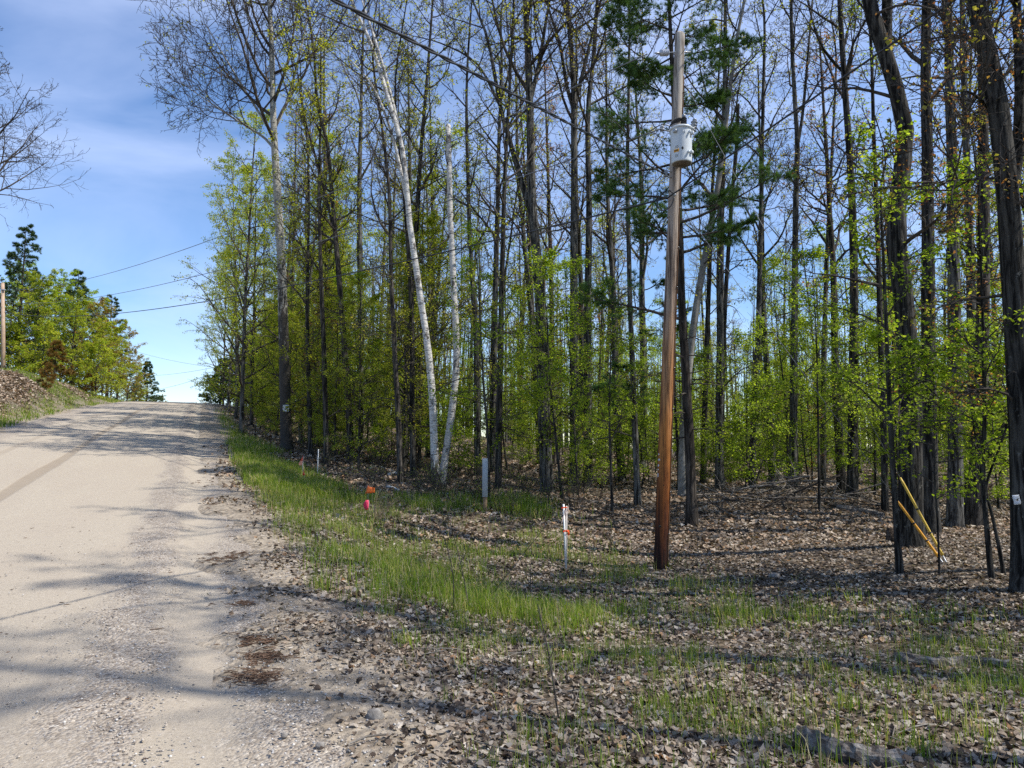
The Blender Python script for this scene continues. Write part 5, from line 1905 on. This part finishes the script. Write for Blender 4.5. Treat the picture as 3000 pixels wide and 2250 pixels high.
log('log', 'weathered grey log at the bottom edge of the picture', 'log', [(2345, 2180), (2440, 2218), (2560, 2244), (2640, 2249)], .065, rough=.2, n=18, sides=14)
log('log', 'rotting bleached log lying in the grass at right', 'log', [(2625, 1938), (2720, 1952), (2840, 1948), (2960, 1958)], .05, rough=.25, n=16)
log('wood_chunk', 'short dark chunk of bark-covered wood near the centre foreground', 'wood', [(1585, 1752), (1605, 1772), (1632, 1790)], .055, 'dead_wood_dark', n=8)
log('log', 'grey fallen trunk lying behind the brush heap', 'log', [(2450, 1492), (2520, 1502), (2590, 1515)], .075, 'dead_wood', n=10)
log('log', 'thin dark log right of the brush heap', 'log', [(2430, 1485), (2470, 1488), (2505, 1492)], .05, 'dead_wood_dark', n=8)
for k, pts in enumerate([[(1085, 1374), (1110, 1368), (1150, 1382)], [(1140, 1392), (1158, 1389), (1170, 1394)], [(1134, 1429), (1150, 1432), (1168, 1438)], [(1285, 1452), (1300, 1449), (1318, 1450)]]):
    log('birch_log', ['longest white birch log lying left of the birches', 'stubby white birch log behind the slim brown trunk', 'short white birch log at the edge of the grass', 'short white birch log below the birch clump'][k], 'log', pts, [.035, .05, .04, .04][k], 'bark_birch', rough=.06)
log('plank', 'pale thin plank lying in grass beside the number post', 'plank', [(1438, 1511), (1452, 1507), (1464, 1505)], .03, 'lath_wood', sides=4, rough=0)
sb = on_ground(2612, 1585, 9, 16)
q = MB()
q.tube([np.array([0, 0, -.08]), np.array([0, 0, .05]), np.array([.01, 0, .24])], [.12, .095, .085], 12, rough=.1)
tag(q.build('stump', M['dead_wood_dark'], loc=sb), 'short dark stump at the left foot of the big curving trunk', 'stump')


def rock(label, px, py, w, h, seed):
    p = on_ground(px, py, 3, 20)
    s = p[1] / FPX
    rg = np.random.default_rng(seed)
    q = MB()
    prof = [(.02, -.3), (.35, -.28), (.5, 0), (.46, .3), (.33, .5), (.14, .62), (.02, .64)]
    q.lathe(prof, 12)
    V = q.v[0]
    V *= 1 + rg.normal(0, .07, (len(V), 1))
    V *= np.array([w * s, w * s * .8, h * s * 1.3])
    tag(q.build('rock', M['stone'], loc=p), label, 'rock', smooth_group) if False else tag(q.build('rock', M['stone'], loc=p), label, 'rock')


rock('rounded grey rock among leaves at the gravel edge in front', 1098, 2102, 56, 30, 5)
rock('pale flat rock in the sunlit grass right of the pole', 2268, 1690, 32, 14, 6)
rock('small grey stone at the near edge of the gravel', 938, 2186, 30, 14, 7)
rock('small blue-grey stone among the gravel at bottom', 832, 2156, 22, 12, 8)

bh = on_ground(2270, 1478, 14, 26)
heap = thing('brush_heap', bh, 'heap of dry bare branches on the low mound at the forest edge', 'brush heap')
rg = np.random.default_rng(50)
for k in range(48):
    a = rg.normal(0, .8) + (math.pi if rg.random() < .5 else 0)
    L = rg.uniform(.5, 2.4)
    c = bh + np.array([rg.normal(.3, 1.25), rg.normal(.2, .5), 0])
    d = np.array([math.cos(a), math.sin(a) * .8, rg.normal(0, .28)])
    S = np.array([c - d * L / 2, c + rg.normal(0, .16, 3), c + d * L / 2])
    S = spline(S, 7)
    lift = rg.uniform(.02, .55) * np.exp(-((c[0] - bh[0]) / 1.9) ** 2)
    S[:, 2] = np.array([gz(p[0], p[1]) for p in S]) * .5 + gz(c[0], c[1]) * .5 + lift + np.linspace(-.5, .5, 7) * d[2] * L + .03
    r0 = rg.uniform(.012, .034)
    q = MB()
    q.tube(S - bh, np.linspace(r0, r0 * .4, 7), 5)
    P2, R2, L2 = sprout(rg, (S - bh)[None], np.linspace(r0, r0 * .4, 7)[None], np.array([L]), 6, .3, .95, (45, 12), .4, 5, .18, .04, .6, .005)
    q.tubes(P2, R2, 3)
    q.build('branch', M['dead_wood'] if k % 3 == 0 else (M['twig_pale'] if k % 3 == 1 else M['twig']), heap)

# dead weed stalks and bare twigs standing in the foreground
for k, (bp, tp, lab) in enumerate([((1552, 1762), [(1556, 1640), (1556, 1540)], 'dark bare twig standing upright left of the survey stake'),
                                   ((1330, 1790), [(1322, 1650), (1262, 1470)], 'thin bare weed stalk leaning left over the grass'),
                                   ((1380, 1800), [(1352, 1660), (1308, 1490)], 'tall bare weed stalk with side twigs in the near grass'),
                                   ((1432, 1742), [(1520, 1640), (1600, 1540)], 'arching bare twig bent right towards the survey stake'),
                                   ((1640, 2105), [(1620, 1990), (1600, 1880), (1575, 1770)], 'reddish bare twig curving up in the leafy foreground'),
                                   ((2050, 1648), [(2040, 1560), (2022, 1475)], 'thin bare sapling twig right of the utility pole foot')]):
    b0 = on_ground(*bp, 3, 20)
    P = [b0 - [0, 0, .05]] + [at(*t, b0[1]) for t in tp]
    S = spline(np.array(P), 10) - b0
    q = MB()
    rr = np.linspace(.007, .003, 10)
    q.tube(S, rr, 5)
    P2, R2, L2 = sprout(np.random.default_rng(60 + k), S[None], rr[None], np.array([np.linalg.norm(S[-1])]), 6, .3, 1, (40, 10), .38, 5, .12, .05, .7, .0025)
    q.tubes(P2, R2, 3)
    tag(q.build('bare_twig', M['twig'], loc=b0), lab, 'twig', 'bare twigs and stalks in the foreground')
# tuft of dry straw-coloured grass by the orange flag
rg = np.random.default_rng(61)
b0 = on_ground(1100, 1530, 8, 20)
q = MB()
N = 34
az = rg.random(N) * 6.28
D0 = np.stack([np.cos(az) * .35 + .25, np.sin(az) * .35, np.ones(N)], -1)
C = np.zeros((N, 6, 3))
C[:, 0] = rg.normal(0, .04, (N, 3)) * [1, 1, 0]
for j in range(1, 6):
    D0 = nrm(D0 + np.array([.06, 0, -.06]) + rg.normal(0, .05, D0.shape))
    C[:, j] = C[:, j - 1] + D0 * rg.uniform(.09, .17, (N, 1))
q.tubes(C, np.broadcast_to(np.linspace(.004, .002, 6), (N, 6)), 3)
tag(q.build('dry_grass_tuft', M['straw'], loc=b0), 'tuft of dry straw-coloured grass beside the pink flag', 'grass tuft')


# ------------------------------------------------------------------ ground cover
def in_view(x, y, m=1.4):
    return np.abs(x) < .74 * y + m


def sample(rng, n, y0, y1, dens, pw=1.0, xr=(-.85, .85)):
    """random ground points in the wedge the camera overlooks, thinned by dens(x, y)"""
    out = []
    got = 0
    while got < n:
        y = y0 + (y1 - y0) * rng.random(n * 2) ** pw
        x = rng.uniform(xr[0], xr[1], n * 2) * (y + 1.5)
        k = (rng.random(n * 2) < dens(x, y))
        p = np.stack([x[k], y[k]], -1)
        out.append(p)
        got += len(p)
        if len(out) > 60:
            break
    p = np.concatenate(out)[:n]
    return p[:, 0], p[:, 1]


def oak_leaf():
    th = np.linspace(0, 2 * np.pi, 11)[:-1]
    r = np.array([1.0, .62, .95, .55, .8, .5, .8, .55, .95, .62])
    V = np.stack([np.sin(th) * r * .38, .5 + np.cos(th) * r * .5, 0 * th], -1)
    V = np.vstack([[0, .5, 0], V])
    F = np.array([[0, i + 1, (i + 1) % 10 + 1] for i in range(10)])
    return V, F


def oval_leaf():
    V = np.array([[0, 0, 0], [.28, .25, 0], [.36, .55, 0], [.2, .85, 0], [0, 1, 0], [-.2, .85, 0], [-.36, .55, 0], [-.28, .25, 0]])
    F = np.array([[0, 1, 7], [1, 2, 7], [2, 6, 7], [2, 3, 6], [3, 5, 6], [3, 4, 5]])
    return V, F


def litter_leaves(mb, rng, x, y, size, TV, TF, curl=.6, tilt=.33):
    n = len(x)
    z = zbase(x, y, False)
    V = np.repeat(TV[None], n, 0).copy()
    c1 = rng.normal(0, curl, n)[:, None]
    c2 = rng.normal(curl * .4, curl, n)[:, None]
    V[:, :, 2] = c1 * (TV[None, :, 0] * 1.6) ** 2 + c2 * (TV[None, :, 1] - .5) ** 2 + rng.normal(0, .05, (n, len(TV)))
    V[:, :, 1] -= .5
    V *= size[:, None, None]
    up = nrm(np.stack([rng.normal(0, tilt, n), rng.normal(0, tilt, n), np.ones(n)], -1))
    a = rng.random(n) * 6.28
    ax = np.stack([np.cos(a), np.sin(a), np.zeros(n)], -1)
    X = nrm(np.cross(ax, up))
    Yv = np.cross(up, X)
    W_ = V[:, :, 0:1] * X[:, None] + V[:, :, 1:2] * Yv[:, None] + V[:, :, 2:3] * up[:, None]
    lift = np.maximum(0, -W_[:, :, 2].min(1)) * rng.uniform(.3, 1.0, n)
    W_ += np.stack([x, y, z + .003 + lift], -1)[:, None]
    F = TF[None] + (np.arange(n) * len(TV))[:, None, None]
    mb.add(W_.reshape(-1, 3), F.reshape(-1, 3))


def litter_dens(x, y):
    u, v = uv(x, y)
    d = sst(.35, 1.9, v + (fbm(x, y, .8, 31) - .5) * 1.2)
    d = d * (1 - .35 * turf_mask(x, y) * sst(9, 16, u))
    return d * (.55 + .45 * sst(.3, .6, fbm(x, y, 1.1, 32)))


rg = np.random.default_rng(90)
mb = MB()
x, y = sample(rg, 13000, 2.4, 7.0, litter_dens)
litter_leaves(mb, rg, x, y, rg.uniform(.03, .085, len(x)), *oak_leaf())
x, y = sample(rg, 20000, 2.4, 8.5, litter_dens)
litter_leaves(mb, rg, x, y, rg.uniform(.02, .065, len(x)), *oval_leaf())
x, y = sample(rg, 42000, 7.5, 15.5, litter_dens)
litter_leaves(mb, rg, x, y, rg.uniform(.035, .085, len(x)), *oval_leaf())
tag(mb.build('leaf_litter', M['litter'], smooth=False), 'curled dry brown and grey leaves covering the near ground', 'leaf litter', kind='stuff')
mb = MB()
x, y = sample(rg, 42000, 14, 26, litter_dens)
litter_leaves(mb, rg, x, y, rg.uniform(.06, .12, len(x)), LEAF_V, LEAF_F)
x, y = sample(rg, 26000, 24, 52, lambda a, b: litter_dens(a, b) * (uv(a, b)[1] > 1.5), xr=(-.5, .85))
litter_leaves(mb, rg, x, y, rg.uniform(.10, .2, len(x)), LEAF_V, LEAF_F)
# bank across the road
x, y = sample(rg, 12000, 32, 66, lambda a, b: (uv(a, b)[1] < -8.6) * (uv(a, b)[1] > -17) * (1 - .7 * turf_mask(a, b)), xr=(-.85, -.45))
litter_leaves(mb, rg, x, y, rg.uniform(.10, .2, len(x)), LEAF_V, LEAF_F)
tag(mb.build('leaf_litter', M['litter_warm'], smooth=False), 'dry tan leaves carpeting the forest floor farther back', 'leaf litter', kind='stuff')


def grass_blades(mb, rng, x, y, h, w, lean=.35):
    n = len(x)
    z = zbase(x, y, False) - .01
    a = rng.random(n) * 6.28
    d = np.stack([np.cos(a), np.sin(a), np.zeros(n)], -1)
    s = np.stack([-np.sin(a), np.cos(a), np.zeros(n)], -1) * (w / 2)[:, None]
    l = np.abs(rng.normal(0, lean, n))[:, None]
    b = np.stack([x, y, z], -1)
    m_ = b + d * l * h[:, None] * .35 + np.array([0, 0, 1.]) * h[:, None] * .6
    t = b + d * l * h[:, None] * 1.0 + np.array([0, 0, 1.]) * (h * (1 - .25 * np.minimum(l[:, 0], 1.5)))[:, None]
    V = np.stack([b - s, b + s, m_ + s * .8, m_ - s * .8, t], 1)
    k = (np.arange(n) * 5)[:, None]
    mb.add(V.reshape(-1, 3), np.concatenate([k + np.array([[0, 1, 2]]), k + np.array([[0, 2, 3]]), k + np.array([[3, 2, 4]])]))


def tufted(rng, x, y, k, r):
    x = np.repeat(x, k) + rng.normal(0, r, len(x) * k)
    y = np.repeat(y, k) + rng.normal(0, r, len(y) * k)
    return x, y


verge = lambda a, b: turf_mask(a, b) * (uv(a, b)[1] > .9) * (.35 + .65 * sst(.35, .62, fbm(a, b, .9, 41)))
mb = MB()
x, y = sample(rg, 1700, 2.6, 9.5, verge)
x, y = tufted(rg, x, y, 5, .06)
h = rg.uniform(.05, .22, len(x)) * (.5 + .9 * fbm(x, y, 1.5, 42))
grass_blades(mb, rg, x, y, h, rg.uniform(.003, .006, len(x)), .4)
x, y = sample(rg, 5600, 8, 19, verge)
x, y = tufted(rg, x, y, 4, .07)
h = rg.uniform(.07, .28, len(x)) * (.4 + 1.1 * fbm(x, y, 1.5, 42))
grass_blades(mb, rg, x, y, h, rg.uniform(.005, .009, len(x)), .5)
x, y = sample(rg, 6500, 17, 45, verge, xr=(-.55, .1))
x, y = tufted(rg, x, y, 4, .1)
h = rg.uniform(.10, .34, len(x))
grass_blades(mb, rg, x, y, h, rg.uniform(.009, .016, len(x)), .5)
# scattered single tufts in the leaf litter in front
x, y = sample(rg, 420, 2.8, 8.5, lambda a, b: litter_dens(a, b) * (uv(a, b)[1] > 1.4) * sst(.45, .6, fbm(a, b, .8, 43)))
x, y = tufted(rg, x, y, 12, .035)
grass_blades(mb, rg, x, y, rg.uniform(.05, .17, len(x)), rg.uniform(.003, .006, len(x)), .3)
x, y = sample(rg, 9000, 28, 64, lambda a, b: (uv(a, b)[1] < -7.6) * turf_mask(a, b), xr=(-.85, -.40))
x, y = tufted(rg, x, y, 3, .1)
grass_blades(mb, rg, x, y, rg.uniform(.10, .26, len(x)), rg.uniform(.02, .035, len(x)), .4)
tag(mb.build('grass', M['grass']), 'fresh spring grass on the verge and in tufts among the leaves', 'grass', kind='stuff')

# a few bigger bright tufts
for k, (px, py, nb, hh_) in enumerate([(950, 1730, 70, .3), (920, 1722, 40, .24), (2490, 2080, 60, .17), (2160, 1760, 40, .16), (1420, 1800, 70, .24), (1340, 1840, 60, .24), (1190, 1890, 50, .22), (2700, 2200, 60, .15), (1900, 2080, 40, .16)]):
    p = on_ground(px, py, 3, 15)
    mb = MB()
    x = rg.normal(0, .07, nb)
    y = rg.normal(0, .07, nb)
    grass_blades(mb, rg, p[0] + x, p[1] + y, rg.uniform(.5, 1, nb) * hh_, rg.uniform(.004, .0075, nb), .4)
    mb.v[0] -= p
    lab = ['tallest bright grass clump at the gravel edge', 'smaller grass clump beside the tallest one', 'grass clump in shade at lower right', 'sunlit grass clump right of the pole foot', 'thick grass clump by the bare weed stalks', 'grass clump left of the bare weed stalks', 'grass clump at the near end of the verge', 'dark grass clump near the lower right corner', 'small grass clump in the central foreground leaves'][k]
    gc = thing('grass_clump', p, lab, 'grass clump', 'grass clumps in the foreground')
    mb.build('blades', M['grass'], gc)['kind'] = 'stuff'

# loose stones along the windrow and the shoulder
def stone_dens(x, y):
    u, v = uv(x, y)
    w_ = v + (fbm(u, v, 1.5, 51) - .5) * .9
    return np.clip(np.exp(-((w_ + .45) / .3) ** 2) + .75 * sst(.1, .6, v) * (1 - sst(1.3, 2.3, v)) + .07 * (v < 0) * (v > -7), 0, 1)


SV = np.array([[.5, 0, 0], [0, .45, 0], [-.5, 0, .05], [0, -.42, 0], [.05, .05, .34], [0, 0, -.2]])
SF = np.array([[0, 1, 4], [1, 2, 4], [2, 3, 4], [3, 0, 4], [1, 0, 5], [2, 1, 5], [3, 2, 5], [0, 3, 5]])
mb = MB()
x, y = sample(rg, 15000, 2.6, 10, stone_dens, 1.0, (-.9, .4))
n = len(x)
a = rg.random(n) * 6.28
z = zbase(x, y, False) + .004
put(mb, SV[:, [0, 1, 2]] * np.array([1, 1, 1]), SF, np.stack([x, y, z], -1), np.stack([np.cos(a), np.sin(a), 0 * a], -1), np.stack([rg.normal(0, .2, n), rg.normal(0, .2, n), np.ones(n)], -1), .006 + .022 * rg.random(n) ** 3)
tag(mb.build('gravel', M['gravel']), 'loose pebbles along the road shoulder', 'gravel', kind='stuff')

# dark bark and twig litter washed up on the shoulder
mb = MB()
for (px, py, sx, nn) in [(655, 1640, 34, 130), (690, 1625, 20, 60), (745, 1880, 26, 150), (775, 1930, 22, 170), (740, 1985, 34, 200), (700, 1770, 26, 60), (610, 1480, 20, 50), (600, 1420, 16, 40)]:
    for k in range(nn):
        p = on_ground(px + rg.normal(0, sx), py + rg.normal(0, 8), 3, 25) if k % 6 == 0 else p + np.array([rg.normal(0, .03), rg.normal(0, .03), 0])
        L = rg.uniform(.02, .09)
        a = rg.normal(.2, .6)
        d = np.array([math.cos(a), math.sin(a), rg.normal(0, .12)]) * L / 2
        c = np.array([p[0], p[1], gz(p[0], p[1]) + rg.uniform(.004, .022)])
        mb.tubes(np.array([c - d, c + rg.normal(0, .004, 3), c + d]), np.array([.002, .004, .002]) * rg.uniform(.6, 1.4), 3)
for k in range(170):
    u0, v0 = rg.uniform(2.5, 14), rg.uniform(-5, .9)
    x0, y0 = xy(u0, v0)
    L = rg.uniform(.01, .06) * (1 + (k % 12 == 0))
    a = rg.random() * 6.28
    c = np.array([x0, y0, gz(x0, y0) + .006])
    d = np.array([math.cos(a), math.sin(a), 0]) * L / 2
    mb.tubes(np.array([c - d, c + rg.normal(0, .003, 3), c + d]), np.array([.002, .005, .002]), 3)
tag(mb.build('bark_debris', M['debris']), 'dark bark crumbs and twigs swept along the gravel edge', 'debris', kind='stuff')
mb = MB()
N = 900
x, y = sample(rg, N, 3, 22, lambda a, b: litter_dens(a, b))
a = rg.random(N) * 6.28
L = rg.uniform(.1, .5, N)
z = zbase(x, y, False) + .02
c = np.stack([x, y, z], -1)
d = np.stack([np.cos(a), np.sin(a) , rg.normal(0, .05, N)], -1) * (L / 2)[:, None]
mb.tubes(np.stack([c - d, c + rg.normal(0, .01, (N, 3)), c + d], 1), np.broadcast_to(np.array([.003, .004, .002]), (N, 3)) * rg.uniform(.7, 1.8, (N, 1)), 4)
tag(mb.build('fallen_twigs', M['twig_pale']), 'small fallen twigs scattered over the leaves', 'twigs', kind='stuff')
